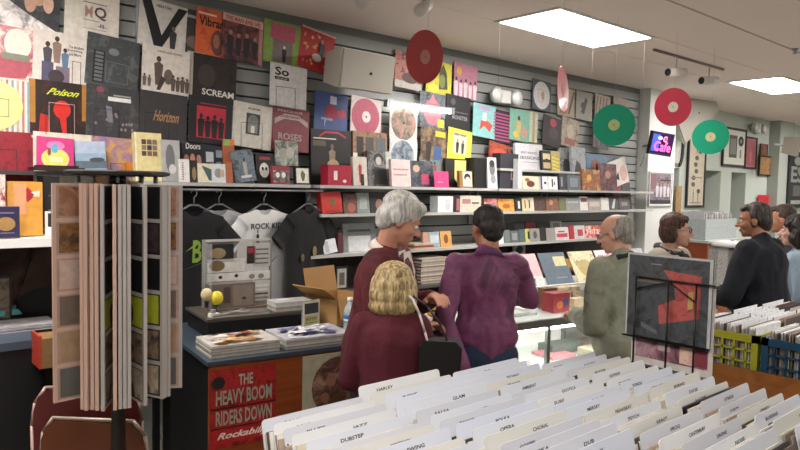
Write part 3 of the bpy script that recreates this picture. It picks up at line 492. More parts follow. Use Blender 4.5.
# thin stack between the men, near third shelf
t = tag(MB().box(-.12, .12, -.1, .1, 0, .012, '#c8b48c').box(-.12, .11, -.1, .1, .012, .03, '#8a3c34').box(-.11, .12, -.1, .1, .03, .045, '#b8b0a0').build('magazine_stack', None, (aty(415, 240, 4.22).x, 4.2, ZC2 + .002)), 'low pile of magazines on the third shelf beside the grey-haired man\'s face', 'magazines')
# --- far left white shelf
SW = 1.447
def bx(name, label, cat, px, zb, Y, d, base, art=(), sideart=None, rz=0, group=None):
    a = aty(px[0], px[3], Y); b = aty(px[1], px[3], Y); h = aty(px[0], px[2], Y).z - aty(px[0], px[3], Y).z; w = b.x - a.x
    m = MB().box(0, w, 0, d, 0, h, base); draw(m, art, w, h, 0, None, 0, 0)
    o = m.build(name, None, (a.x, Y, zb + .002), (0, 0, rz)); return tag(o, label, cat, group)
bx('gift_box', 'tall orange tan box with a red and white diamond badge on the white shelf', 'box', (13, 43, 186, 241), SW, 3.9, .16, '#d0963c', [('p', [(.5, .62), (.78, .76), (.5, .9), (.22, .76)], '#b8303c'), ('p', [(.1, .76), (.9, .84), (.9, .72)], '#ddd4c8'), ('p', [(.1, .8), (.1, .7), (.9, .76)], '#ddd4c8'), ('p', [(.5, .66), (.72, .76), (.5, .86), (.28, .76)], '#a82434'), ('r', .05, .4, .45, .96, '#d89a70')])
bx('gift_box', 'small indigo box with a gold crest in front of the orange tan box', 'box', (-8, 20, 209, 241), SW, 3.80, .06, '#2c2a4c', [('e', .5, .45, .34, .22, '#a8844c'), ('r', .2, .78, .8, .82, '#8a7a90'), ('r', .2, .15, .8, .18, '#8a7a90'), ('l', .0, .0, 1, 1, '#6a6478')])
bx('gift_box', 'red and white figurine box at the left edge on the white shelf', 'box', (-8, 6, 179, 240), SW, 4.02, .1, 'm#b02c34#d8d0cc#8a3038')
bx('disc_case', 'tiny yellow and black card between the boxes', 'case', (6, 13, 188, 240), SW, 4.1, .03, 'm#c8a82c#2c2820#a88a30')
bx('picture_frame', 'white framed black and white portrait on the white shelf', 'picture', (46, 60, 216, 241), SW, 3.84, .02, '#dcdcda', [('r', .15, .38, .9, .92, '#222224'), ('e', .6, .6, .2, .22, '#b8b4b0'), ('e', .5, .2, .1, .08, '#5c5c5c')])
bx('radio', 'black boxy device above the framed portrait', 'radio', (44, 60, 183, 240), SW, 4.06, .14, '#141416', [('r', .3, .4, .9, .42, '#7c7c80'), ('r', .3, .65, .9, .67, '#5c5c60'), ('r', .5, .8, .7, .85, '#8c8c90')])
# black top books on dark shelf edge
tag(MB().box(-.13, .13, -.08, .08, 0, .02, '#2c1814').box(-.1, .1, -.07, .07, .02, .03, '#141414').build('book', None, (1.03, 3.98 + .2, 1.795)), 'dark maroon flat book under the magenta cover', 'book', 'books and box sets on the shelves')
# --- record holders: thin wire brackets
def holder(px, label):
    a = aty(px[0], px[3], 4.30); b = aty(px[1], px[3], 4.30); z1 = aty(px[0], px[2], 4.30).z
    m = MB().path([(a.x, 4.30, a.z), (a.x, 4.30, z1), (b.x, 4.30, z1), (b.x, 4.30, b.z)], .0016, mat('#2a2a2a', .4, .5), 6)
    m.rod((a.x, 4.30, a.z), (a.x, 4.43, a.z), .0016, mat('#2a2a2a', .4, .5), 6).rod((b.x, 4.30, b.z), (b.x, 4.43, b.z), .0016, mat('#2a2a2a', .4, .5), 6)
    tag(m.build('wire_record_holder'), label, 'holder', 'wire holders in front of covers')
for px, w in (((276, 295, 86, 111), 'the white So cover'), ((241, 262, 122, 149), 'the arched doorway cover'), ((145, 169, 112, 138), 'the bronze-lettered cover'), ((202, 225, 119, 142), 'the red square silhouettes cover'), ((46, 73, 104, 134), 'the Poison cover'), ((94, 119, 108, 137), 'the white label strip cover')):
    holder(px, 'thin dark wire bracket in front of ' + w)

# ================================================================ SPEAKERS, LAMPS
def speaker(label, loc, rz, tilt, w=.46, h=.30, d=.26):
    t = empty('speaker', loc, rz, label, 'speaker'); t.rotation_euler = (radians(tilt), 0, rz)
    sm = mat('#bdb8ae', .6); m = MB()
    m.prism([(-w / 2, -h / 2), (w / 2, -h / 2), (w / 2, h / 2), (-w / 2, h / 2)], 0, .02, mat('#aaa79c', .8)); m.build('grille', t)
    b = MB(); vs = [(-w / 2 - .01, .02, -h / 2 - .01), (w / 2 + .01, .02, -h / 2 - .01), (w / 2 + .01, .02, h / 2 + .01), (-w / 2 - .01, .02, h / 2 + .01), (-w * .36, d, -h * .4), (w * .36, d, -h * .4), (w * .36, d, h * .42), (-w * .36, d, h * .42)]
    b.add(vs, [(0, 1, 2, 3), (7, 6, 5, 4), (0, 4, 5, 1), (1, 5, 6, 2), (2, 6, 7, 3), (3, 7, 4, 0)], sm); b.build('cabinet', t)
    MB().lathe([(.011, 0), (.011, .004)], K, 12, Matrix.Translation((.02, -.001, -.01)) @ Matrix.Rotation(pi / 2, 4, 'X')).build('badge', t)
    MB().box(-.03, .03, d - .01, d + .12, -.02, .02, METAL).build('bracket', t)
    return t
c = aty(369, 72, 4.0)
speaker('white box speaker tilted down, mounted over the slatwall', c, radians(2), 8, .5, .27, .32)
c = aty(698, 113, 4.35)
speaker('white tilted speaker beside the pink hanging record on the far wall', c, radians(-15), 10, .8, .46, .3).rotation_euler = (radians(8), radians(-38), radians(-15))
c = aty(800, 147, 4.05)
speaker('small white speaker at the right edge above the black framed poster', c, radians(20), 8, .3, .3, .25)
def emlight(label, c, s=1.):
    t = empty('emergency_light', c, 0, label, 'emergency light'); t.scale = (s, s, s)
    MB().box(-.085, .085, -.03, .045, -.06, .06, mat('#cfd0cc', .5)).build('case', t)
    for x in (-.15, .15):
        T = Matrix.Translation((x, -.06, 0)) @ Matrix.Rotation(pi / 2, 4, 'X')
        MB().lathe([(.03, -.08), (.065, -.05), (.078, 0), (.07, .008)], mat('#b9bcba', .35, .4), 20, T).lathe([(.06, .006), (.06, .012)], mat('#e8e8e4', .15, .1), 20, T).build('lamp_head', t)
emlight('twin-headed emergency light on the slatwall under the ceiling', aty(503, 97, 4.36), 1.0)
emlight('twin-headed emergency light on the far wall above the small frames', aty(757, 128, 4.62), 1.1)
# track light
a = atz(654, 52, 2.99); b = atz(723, 71.5, 2.99)
t = empty('track_light', a, 0, 'ceiling track with two white spot heads near the pink hanging record', 'track light')
MB().rod((0, 0, .02), (b.x - a.x, b.y - a.y, .02), .014, mat('#77706a', .5)).build('rail', t)
for fx, px, py in ((.3, 677, 75), (.78, 708, 83)):
    p = Vector(((b.x - a.x) * fx, (b.y - a.y) * fx, 0)); 
    h = MB().rod(p, p + Vector((0, 0, -.1)), .006, METAL).rod(p + Vector((-.09, .03, -.135)), p + Vector((.1, -.03, -.12)), .042, mat('#cfccc8', .5), 18)
    hd = h.build('spot_head', t)
    MB().rod(p + Vector((-.096, .031, -.1355)), p + Vector((-.0895, .03, -.135)), .034, K, 18).build('lamp_face', hd)
for px, py, lab in ((366, 2, 'white ceiling spot head cut by the top edge, left'), (424, 10, 'white ceiling spot head with a hanging wire, above the red record')):
    p = atz(px, py, 2.90); t = empty('ceiling_spot', (p.x, p.y, 2.93), 0, lab, 'spot light')
    MB().rod((0, 0, 0), (0, 0, .09), .012, METAL).rod((-.06, -.02, -.05), (.05, .02, .02), .04, mat('#d4d0ca', .5), 18).build('head', t)
p = atz(795, 51, 3.0); tag(MB().lathe([(.03, .02), (.012, .0), (.012, -.02), (.02, -.025)], METAL, 14).build('sprinkler', None, (p.x, p.y, 3.0)), 'small ceiling sprinkler at the upper right', 'sprinkler')
# ---------------------------------------------------------------- hanging records
def hrec(label, px, py, dia, Dz, nrm, col, lab, top=None):
    v = pd(px, py); c = CAM + v * Dz
    t = empty('hanging_record', c, 0, label, 'record', 'coloured records hung on threads')
    n = Vector(nrm).normalized(); q = Vector((0, 0, 1)).rotation_difference(n).to_matrix().to_4x4(); R = dia / 2
    pr = [(R, -.001), (R, .001)] ; m = MB()
    m.lathe([(.0, -.0012), (R * .3, -.0012), (R, -.0008), (R, .0008), (R * .3, .0012), (0.0001, .0012)], mat(col, .35, coat=.1), 48, q, False)
    for k in range(0): m.lathe([(R * (.42 + .06 * k), .0010), (R * (.425 + .06 * k), .0016), (R * (.43 + .06 * k), .0010)], mat(col, .22), 48, q, False).lathe([(R * (.42 + .06 * k), -.0010), (R * (.425 + .06 * k), -.0016), (R * (.43 + .06 * k), -.0010)], mat(col, .22), 48, q, False)
    m.build('disc', t)
    MB().lathe([(R * .27, -.0022), (R * .27, .0022)], mat(lab, .6, vary=.2, vscale=20), 28, q, False).lathe([(R * .03, -.0026), (R * .03, .0026)], '#3c3c3c', 12, q, False).build('label', t)
    up = Vector((0, 0, 1)) - n * n.z; up.normalize(); tp = up * (R - .006)
    MB().rod(tp, (tp.x, tp.y, 3.02 - c.z), .0009, mat('#b0aca6', .5), 5).build('thread', t)
tc = lambda px, py: -(pd(px, py))
hrec('dark red record hanging nearest the camera, left of the others', 425, 57, .305, 3.9, tc(425, 57) + r0 * 1.0, '#9a0810', '#a06a5c')
hrec('green record hanging on the left, in front of the slatwall end', 614, 125, .305, 4.95, tc(614, 125) + r0 * .15, '#0e9a76', '#b8c884')
hrec('pink-red translucent record hanging in front of the far speaker', 673, 107, .305, 5.4, tc(673, 107) + r0 * .45, '#d0304e', '#e4dcd0')
hrec('green record hanging on the right, by the framed pictures', 710.5, 137, .305, 5.95, tc(710, 137) + r0 * .1, '#12906e', '#b4b48c')
hrec('red record seen almost edge-on, hanging below the first light panel', 563, 90, .305, 4.3, Vector((pd(563, 90).y, -pd(563, 90).x, 0)) * 1.0 + tc(563, 90) * .24 + Vector((0, 0, .1)), '#cc3e50', '#c88078')
for px0, py0, px1, py1, Dd, lab in ((500, 22, 498, 128, 4.2, 'bare thread hanging from the light panel left corner'), (593, 46, 590, 86, 4.8, 'bare thread hanging from the light panel lower corner'), (645, 38, 637, 112, 4.9, 'bare thread hanging from the light panel right corner')):
    a = atz(px0, py0, 3.02); zz = atz(px0, py0, 3.02); v = pd(px1, py1); k = (a.xy.length) / v.xy.length; e = CAM + v * k
    tag(MB().rod((a.x, a.y, 3.02), (a.x, a.y, e.z), .0009, mat('#55534f', .7), 5).build('hanging_thread'), lab, 'thread', 'bare threads')
# ================================================================ FAR WALL
def framed(label, px, Y, art, fr='#1b1a1a', bg='#cfd0c6', fw=.035, name='framed_picture', cat='picture'):
    cx = (px[0] + px[1]) / 2; cy = (px[2] + px[3]) / 2; c = aty(cx, cy, Y)
    w = aty(px[1], cy, Y).x - aty(px[0], cy, Y).x; h = aty(cx, px[2], Y).z - aty(cx, px[3], Y).z
    t = empty(name, c, 0, label, cat, 'framed pictures on the far wall'); m = MB()
    for a in ((-w / 2, w / 2, -h / 2, -h / 2 + fw), (-w / 2, w / 2, h / 2 - fw, h / 2)): m.box(a[0], a[1], -.012, .012, a[2], a[3], fr)
    for a in ((-w / 2, -w / 2 + fw), (w / 2 - fw, w / 2)): m.box(a[0], a[1], -.012, .012, -h / 2 + fw, h / 2 - fw, fr)
    m.build('frame', t)
    m = MB().box(-w / 2 + fw, w / 2 - fw, 0, .008, -h / 2 + fw, h / 2 - fw, bg); draw(m, art, w - 2 * fw, h - 2 * fw, 0); m.build('print', t)
framed('tall narrow framed print with small dark sketches and figures', (688, 706, 108, 208), 4.675, [('e', .3 + .4 * random.random(), .15 + .07 * i, .12, .025, '#5c544c') for i in range(9)] + people(2, .02, .16, '#4c4440', '#3c3430', .35, .65) + [('l', .15, .02, .85, .3, '#8c8478'), ('r', .45, .55, .5, .95, '#7c7468')], bg='#c8c0ac')
framed('large black framed record award behind the right green record', (723, 746, 128, 167), 4.675, [('r', .25, .2, .62, .85, '#4c4c48'), ('r', .3, .3, .57, .75, '#7c7c74'), ('e', .8, .7, .13, .15, K), ('e', .8, .7, .05, .06, '#8c8c84'), ('r', .75, .2, .84, .45, '#8c8a80')])
framed('framed reddish pink print right of the record award', (745, 756.5, 137, 169), 4.675, [('r', .08, .05, .92, .95, '#a86068'), ('f', .5, .15, .5, '#c88088', '#b87078')], bg='#b87880', fw=.03)
framed('slim brown print hanging highest above the gold frame', (760, 767, 144, 166), 4.676, [('r', .1, .1, .9, .9, 'm#6c3c34#8c5c50#4c2c28')], fr='#6c4038', bg='#7c4c44', fw=.01)
framed('black frame with a gold and brown print', (759, 774, 156, 176), 4.66, [('r', .08, .08, .92, .92, 'm#8c6030#b88c5c#6c4c30')], bg='#a07c50', fw=.025)
framed('black framed poster with grey letters at the right edge', (788, 806, 152, 208), 4.5, [('r', .2, .05, .8, .12, '#9c9c98'), ('t', 'ES', .15, .45, .85, .3, '#8c908c'), ('r', .3, .2, .7, .4, '#5c5e5c'), ('e', .5, .85, .2, .08, '#8c908c')], bg='#1e2020', fw=.02)
framed('white-bordered photo of a group on the white pillar', (649, 672, 172, 206), 4.275, [('r', .03, .03, .97, .97, 'm#3a3a44#8a7c84#5a4c54'), ('r', .5, .75, .97, .8, K), ('r', .03, .5, .3, .97, '#7c5a64')] + people(4, .25, .45, '#c4c0c8', '#a88880', .35, .85) + [('r', .03, .03, .97, .15, '#2c2a30')], fr='#c9c9c6', bg='#d8d8d4', fw=.015)
tag(MB().box(-.01, .95, -.006, .006, -.27, .0, '#c01c30').build('red_sign', None, (aty(760, 196, 4.64).x, 4.66, aty(760, 195, 4.64).z)), 'plain red rectangular sign above the men at right', 'sign')
c = aty(680, 146, 4.66)
n = 16; m = MB(); o = [( .12 * sin(pi * i / n), .3 * cos(pi * i / n)) for i in range(n + 1)] + [(.06 * sin(pi * i / n) , .24 * cos(pi * i / n)) for i in range(n, -1, -1)]
vs = [(x, -.01, z) for x, z in o] + [(x, .01, z) for x, z in o]; N2 = len(o); fs = []
for i in range(n): fs += [(i, i + 1, N2 - 2 - i, N2 - 1 - i), (2 * N2 - 1 - i, 2 * N2 - 2 - i, N2 + i + 1, N2 + i)]
fs += [(i, (i + 1) % N2, (i + 1) % N2 + N2, i + N2) for i in range(N2)]
m.add(vs, fs, '#18181a'); m.box(-.14, .1, .011, .02, -.25, .25, '#c9c9c4')
tag(m.build('wall_clock_sign', None, c), 'white sign with a black crescent beside the television', 'sign')
tag(MB().box(-.08, .08, -.01, .01, -.2, .2, 'm#8c6a44#b08c5c#6c7048').build('hanging_card', None, aty(678, 200, 4.66)), 'small tan and green card on the wall behind the woman with glasses', 'card')
# television
c = aty(662, 144, 4.0); t = empty('television', c, 0, 'small wall television showing pink and blue neon letters', 'television'); t.rotation_euler = (radians(8), radians(4), radians(-12))
w, h = .38, .27
MB().box(-w / 2, w / 2, 0, .04, -h / 2, h / 2, '#111114').build('housing', t)
m = MB().box(-w / 2 + .015, w / 2 - .015, -.003, 0, -h / 2 + .02, h / 2 - .015, mat('#2a0c3a', .2, emit=1.0))
draw(m, [('r', 0, .1, .35, .95, mat('#3c50c8', .3, emit=1.2)), ('t', 'Cafe', .12, .12, .95, .5, mat('#e0508c', .3, emit=2.2)), ('e', .35, .78, .12, .1, mat('#8c8cf0', .3, emit=2.2)), ('e', .62, .75, .1, .12, mat('#d83c58', .3, emit=2.0)), ('t', 'C', .5, .6, .7, .3, mat('#f078a0', .3, emit=2))], w - .03, h - .035, -.003); m.build('screen', t)
MB().rod((0, .04, 0), (.06, .33, -.05), .015, METAL).rod((-.06, .2, -.3), (.05, .24, -.06), .008, METAL).build('wall_arm', t)
# record box on cabinet + carousel
t = empty('record_box', (8.36, 3.8, 1.152), 0, 'grey box of records with white sleeves on the red-brown counter', 'box')
MB().box(0, .9, 0, .02, 0, .26, '#9fa8a8').box(0, .02, .02, .4, 0, .26, '#9fa8a8').box(.88, .9, .02, .4, 0, .26, '#9fa8a8').box(0, .9, .4, .42, 0, .26, '#9fa8a8').box(.02, .88, .02, .4, 0, .01, '#9fa8a8').build('tray', t)
for i in range(26):
    tag(MB().box(0, .012, 0, .3, 0, .31 + random.uniform(-.01, .03), ['#b0b4b4', '#8f8488', '#c8ccca', '#a49c98', '#7c8088'][i % 5]).build('record', None, (8.40 + i * .031, 3.84, 1.165)), 'upright record in the grey box on the far counter, %s' % (OR[i] + ' from its left end'), 'record sleeve', 'records in the grey box on the far counter')
t = empty('disc_carousel', (7.35, 3.05, 0), 0, 'chrome and white disc rack behind the man in navy', 'rack')
MB().lathe([(.25, 0), (.25, .03)], METAL).rod((0, 0, .03), (0, 0, 1.25), .02, METAL).build('pole', t)
for k in range(6):
    a = k * pi / 3; m = MB(); T = Matrix.Rotation(a, 4, 'Z')
    m.box(.06, .22, -.05, .05, .75, 1.15, mat('m#5a5a5a#b8b8b4#8c8a88', .4, vscale=40), T); m.box(.05, .23, -.055, .055, 1.15, 1.17, METAL, T); m.build('pocket', t)
MB().lathe([(.2, 1.18), (.22, 1.22), (.1, 1.24)], WHITEP).build('top_plate', t)

# ================================================================ T-SHIRTS
def shirt(label, px, ytop, col, Y, w=.5, hh=.62, art=(), rz=0, rough=.85):
    c = aty(px, ytop, Y); c.z = 1.603
    t = empty('coat_hanger', (c.x, Y, c.z), rz, 'clear plastic hanger carrying the ' + label.split(' with')[0], 'hanger', 'hangers under the shelf')
    hk = MB(); pts = [(.02 * cos(a), 0, .075 + .02 * sin(a)) for a in [radians(x) for x in range(-40, 200, 30)]]
    hm = mat('#70757a', .3, .5)
    hk.path([(0, 0, .0), (0, 0, .05)] + pts, .003, hm, 6); hk.build('hook', t)
    MB().path([(-w * .3, 0, -.062), (-.03, 0, .0), (.03, 0, .0), (w * .3, 0, -.062)], .006, hm, 8).build('arm', t)
    m = MB(); nx, nz = 22, 18; vs = []; fs = []
    hw = w / 2
    for side in (0, 1):
        for j in range(nz + 1):
            v = j / nz; z = -.02 - v * hh
            for i in range(nx + 1):
                u = -1 + 2 * i / nx; 
                x = u * hw * (.86 + .06 * v)
                ztop = -.055 * abs(u) ** 1.1 * 1.0 - (.05 * max(0, 1 - (abs(u) / .28) ** 2) if side == 0 else .02 * max(0, 1 - (abs(u) / .28) ** 2))
                zz = ztop * (1 - v) + z
                th = .022 * (1 - abs(u) ** 3) * (1 if j else .5) + .006 * sin(u * 9 + v * 2) * v * (1 - abs(u) ** 4)
                vs.append((x, -th if side == 0 else th, zz))
    n1 = (nx + 1) * (nz + 1); I = lambda s, j, i: s * n1 + j * (nx + 1) + i
    for j in range(nz):
        for i in range(nx):
            fs.append((I(0, j, i), I(0, j + 1, i), I(0, j + 1, i + 1), I(0, j, i + 1))); fs.append((I(1, j, i), I(1, j, i + 1), I(1, j + 1, i + 1), I(1, j + 1, i)))
    for j in range(nz): fs.append((I(1, j, 0), I(1, j + 1, 0), I(0, j + 1, 0), I(0, j, 0))); fs.append((I(0, j, nx), I(0, j + 1, nx), I(1, j + 1, nx), I(1, j, nx)))
    cm = mat(col, rough, bump=.25, bscale=14)
    m.add(vs, fs, cm, True)
    for s in (-1, 1):   # sleeves: flattened tapered tubes
        a = Vector((s * hw * .66, 0, -.13)); b = Vector((s * (hw + .045), 0, -.27)); n = 14; rings = []
        for k in range(5):
            q = k / 4; p = a.lerp(b, q); wd = .068 + .006 * q; dr = (b - a).normalized(); up = Vector((-dr.z, 0, dr.x))
            rings.append([tuple(p + up * wd * cos(2 * pi * i / n) + Vector((0, 1, 0)) * .02 * sin(2 * pi * i / n)) for i in range(n)])
        m.add([v for r in rings for v in r], [(k * n + i, k * n + (i + 1) % n, (k + 1) * n + (i + 1) % n, (k + 1) * n + i) for k in range(4) for i in range(n)] + [tuple(range(n)), tuple(reversed(range(4 * n, 5 * n)))], cm, True)
    draw(m, art, w * .8, hh, -.034, None, -w * .4, -.02 - hh)
    o = m.build('t_shirt', None, (c.x, Y, c.z), (0, 0, rz)); tag(o, label, 'T-shirt', 'T-shirts hanging under the shelf')
tag(MB().rod((1.55, 4.12, 1.70), (2.82, 4.12, 1.70), .008, METAL).rod((1.5, 4.0, 1.70), (1.95, 4.0, 1.70), .008, METAL).rod((1.56, 4.0, 1.70), (1.56, 4.12, 1.70), .008, METAL).box(1.56, 1.575, 4.11, 4.13, 1.70, 1.724, METAL).box(2.79, 2.805, 4.11, 4.13, 1.70, 1.724, METAL).build('hanging_rail'), 'thin metal rail under the shelf from which the T-shirts hang', 'rail')
GRN = '#7c9c34'
shirt('black T-shirt with a yellow-green letter print, leftmost of the shirts', 194, 203, '#07090d', 4.0001, .5, .7, rz=.12, art=[('t', 'B', .42, .52, .58, .2, GRN, 1), ('p', [(.3, .62), (.5, .7), (.5, .67)], GRN), ('p', [(.2, .45), (.8, .56), (.8, .54)], '#2c4438')])
shirt('light grey T-shirt with a faint dark sketch', 219, 198, '#a5a8ab', 4.1201, .54, .7, rz=.24, art=[('p', [(.5, .35), (.62, .3), (.55, .48)], '#5c6064'), ('p', [(.45, .36), (.5, .34), (.52, .44)], '#5c6064')])
shirt('white T-shirt lettered ROCK KIDS with a drawn figure', 264, 201, '#d6d8d8', 4.1201, .54, .74, rz=.24, art=[('t', 'ROCK KIDS', .16, .8, .9, .055, K), ('f', .3, .6, .2, K, '#7c7068'), ('p', [(.55, .45), (.75, .55), (.6, .5)], '#8c9094')])
shirt('black T-shirt on the right of the white one with a small gold mark', 308, 204, '#0b0c0e', 4.1201, .52, .95, rz=.24, art=[('e', .6, .66, .05, .04, '#8c7844'), ('e', .3, .62, .04, .03, '#6c5c3c')])
# ================================================================ FLIP RACK at left
c = atz(118, 400, 1.0); v = pd(118, 290); v2 = Vector((v.x, v.y, 0)).normalized(); ax = Vector((0, 0, 0)) + v2 * 2.72
dirc = -v2; rt = Vector((v2.y, -v2.x, 0))
zt, zb = 1.735, .955
t = empty('poster_flip_rack', (ax.x, ax.y, 0), 0, 'tall revolving flip rack of wood-edged display panels in the left foreground', 'display rack')
RB = mat('#1b1513', .4, vary=.3)
MB().lathe([(.16, 0), (.16, .02), (.03, .04), (.025, .98), (.03, 1.0), (.03, 1.74)], RB, 24).build('pole', t)
m = MB().lathe([(.17, 1.765), (.19, 1.77), (.19, 1.78), (.17, 1.785)], RB, 10, None, False); m.lathe([(.03, 1.74), (.03, 1.765)], RB, 10)
for k in range(10): a = k * pi / 5; m.rod((.14 * cos(a), .14 * sin(a), 1.765), (.14 * cos(a), .14 * sin(a), 1.74), .006, METAL, 6)
m.build('top_plate', t)
WD = mat('#c4a393', .5, vary=.08, vscale=8); WG = mat('#a8a29c', .5, vary=.06)
covs = ['m#8c5c44#a87c60#6c4434', 'm#4c3424#8c6434#5c4024', '#bfa598', '#6c5c54', '#a08468', '#5c5a58']
darks = ['#17151a', 'm#2c2426#4c3c3c#1c1818', '#141214', '#a2a82c', 'm#5c4c40#8c7860#3c3430', 'm#8c7c64#b0a08c#4c3c34']
for ang, R, fm, cs in ((-66, .29, WD, covs), (-30, .29, WD, darks), (-25.5, .30, WD, covs), (-21, .29, WD, darks), (-16.5, .3, WD, covs), (-11.5, .31, WG, darks), (-2.5, .31, WD, covs), (1.5, .3, WG, darks), (5, .3, WG, covs), (8.5, .3, WG, darks), (21, .31, WG, darks), (42, .285, WG, darks), (46, .28, WG, darks), (50, .285, WG, covs), (78, .29, WG, covs), (120, .29, WD, covs), (160, .29, WD, darks), (200, .29, WD, covs), (240, .29, WD, darks)):
    R *= .80; a = radians(ang); d = dirc * cos(a) + rt * sin(a); rz = math.atan2(d.y, d.x)
    p = MB(); Rr = R - .03
    for x0, x1 in ((0, .012), (Rr - .012, Rr)): p.box(x0, x1, -.006, .006, 0, zt - zb, fm)
    nb = 6; ph = (zt - zb) / nb
    for k in range(nb + 1): p.box(.012, Rr - .012, -.005, .005, max(0, k * ph - .007), min(zt - zb, k * ph + .007), fm)
    pn = p.build('panel', t, (d.x * .03, d.y * .03, zb), (0, 0, rz))
    for k in range(nb):
        q = MB().box(.012, Rr - .012, -.0035, .0035, k * ph + .007, (k + 1) * ph - .007, '#a58a7c' if cs is covs else '#1c1a1a')
        cc = cs[(nb - 1 - k) % len(cs)]
        q.box(.022, Rr - .022, -.0045, .0045, k * ph + .014, (k + 1) * ph - .012, cc)
        if cc == '#a2a82c':
            for s in (-1, 1): q.add([(.1 + .025 * cos(i * pi / 5), s * .005, k * ph + .055 + .04 * sin(i * pi / 5)) for i in range(10)], [tuple(range(10))[::-s]], '#3c2c14')
        q.build('display_sheet', pn)
# ================================================================ CHAIRS
def chair(label, c, rz, pad, rim, paper=False, sz=1):
    t = empty('folding_chair', c, rz, label, 'chair', 'folding chairs by the flip rack'); t.scale = (1, 1, sz)
    fm = mat(rim, .4, .3); w = .23; zt2 = .98
    pts = [(-w, 0, .02), (-w, .03, .78), (-w + .015, .035, .9), (-w + .06, .04, zt2), (w - .06, .04, zt2), (w - .015, .035, .9), (w, .03, .78), (w, 0, .02)]
    MB().path(pts, .008, fm, 10).build('back_frame', t)
    o = [(-w + .012, .6)] + [(-w + .012, .86), (-w + .03, .93), (-w + .07, .965), (w - .07, .965), (w - .03, .93), (w - .012, .86), (w - .012, .6)]
    MB().prism(o, .022, .048, mat(pad, .5)).build('backrest', t)
    MB().box(-w + .015, w - .015, -.05, -.02, .25, .64, mat(pad, .5)).build('seat', t)
    for x in (-w + .03, w - .03): MB().rod((x, -.035, 0), (x, -.035, .3), .011, fm).build('leg', t)
    if paper: MB().box(-.05, .06, .0485, .0495, .64, .78, '#b8b4a8').build('paper_label', t)
d1 = atz(78, 372, .98); 
v = Vector((pd(82, 400).x, pd(82, 400).y, 0)).normalized()
c1 = v * 3.28; c2 = v * 3.02 + rt * .05
# the backs face the camera: local +y points to the camera
rzc = math.atan2(-v.y, -v.x) - pi / 2
chair('folding chair with a maroon back and pale piping, behind the brown one', (c1.x + .03 * rt.x, c1.y + .03 * rt.y, 0), rzc - .25, '#5c1a1a', '#b89c90', False, .85)
chair('folding chair with a brown back, pale rim and a white paper label', (c2.x + .01 * rt.x, c2.y + .01 * rt.y, 0), rzc - .5, '#6a3418', '#b0a498', True, .78)
# ================================================================ ON THE COUNTERS
def onc(px, py, z=CZ): p = atz(px, py, z); return p
def flat_stack(name, label, cat, px, py, w, d, h, rz, base, art=(), z=CZ, group=None, n=6):
    """pile of sheets; anchor = front-left bottom corner"""
    p = atz(px, py, z); m = MB()
    for k in range(n):
        j = random.uniform(-.004, .004); m.box(j, w + j, j, d + j, h * k / n, h * (k + 1) / n, base if k == n - 1 else ['#a9a69c', '#8c8a84', '#c2c0b8'][k % 3])
    T = Matrix.Rotation(-pi / 2, 4, 'X')
    draw(m, art, w, d, 0, Matrix.Translation((0, 0, h)) @ T @ Matrix.Identity(4), 0, 0) if art else None
    o = m.build(name, None, (p.x, p.y, z + .002), (0, 0, rz)); return tag(o, label, cat, group)
# draw() works on an xz face with front -y; rotating by -90 about X maps z->y, -y->+z
MG = 'magazine piles on the wooden counter'
def blobs(n, cols): return [('p', [(a, b), (a + random.uniform(.1, .3), b + random.uniform(-.1, .1)), (a + random.uniform(.05, .3), b + random.uniform(.1, .3))], random.choice(cols)) for a, b in [(random.uniform(.02, .65), random.uniform(.05, .65)) for _ in range(n)]]
t = empty('display_riser', cw(.12, .42, CZ + .001), CA, 'black riser carrying the clear jewellery display on the wooden counter', 'riser')
MB().box(0, .62, 0, .4, .085, .1, mat('#4c463e', .5)).build('top', t); MB().box(.01, .61, .01, .39, 0, .085, '#0c0c0e').build('body', t)
p = cw(.01, .06); 
def pile(name, label, s, tt, w, d, h, z, base, art, n=6, drz=0, cat='magazines'):
    m = MB()
    for k in range(n):
        j = random.uniform(-.003, .003); m.box(j, w + j, j, d + j, h * k / n, h * (k + 1) / n, base if k == n - 1 else ['#a9a69c', '#8c8a84', '#c2c0b8'][k % 3])
    draw(m, art, w, d, 0, Matrix.Translation((0, 0, h)) @ Matrix.Rotation(-pi / 2, 4, 'X'), 0, 0)
    o = m.build(name, None, cw(s, tt, z + .002), (0, 0, CA + drz)); return tag(o, label, cat, MG)
mc = ['#c8c4bc', '#a8743c', '#2c2c34', '#8c4c30', '#dcd8d0', '#c89c5c']
pile('magazine_pile', 'pile of brown and white patterned magazines on the front left corner of the wooden counter', .02, .03, .33, .24, .055, CZ, '#b8b4ac', blobs(44, mc))
pile('magazine_pile', 'pile of blue and white leaflets beside the brown patterned magazines', .38, .02, .36, .27, .05, CZ, '#b0b0b4', blobs(44, ['#4c5484', '#dcdce0', '#2c3050', '#8c90b0', '#e4e4e4']))
pile('magazine_pile', 'thin grey leaflets at the right end of the wooden counter', .78, .03, .22, .2, .02, CZ, '#9c9c98', blobs(5, ['#c8c8c4', '#5c646c']))
zr = CZ + .102
pile('magazine_pile', 'grey and blue pamphlets along the front of the black riser', .16, .43, .3, .11, .012, zr, '#6c645c', blobs(26, ['#4c546c', '#b8b4a8', '#8c8478']), 3)
pile('magazine_pile', 'silver-grey block of cards at the right end of the black riser', .5, .44, .22, .13, .05, zr, '#b4b4b2', [('r', .2, .5, .5, .9, '#dcdcd8')], 4)
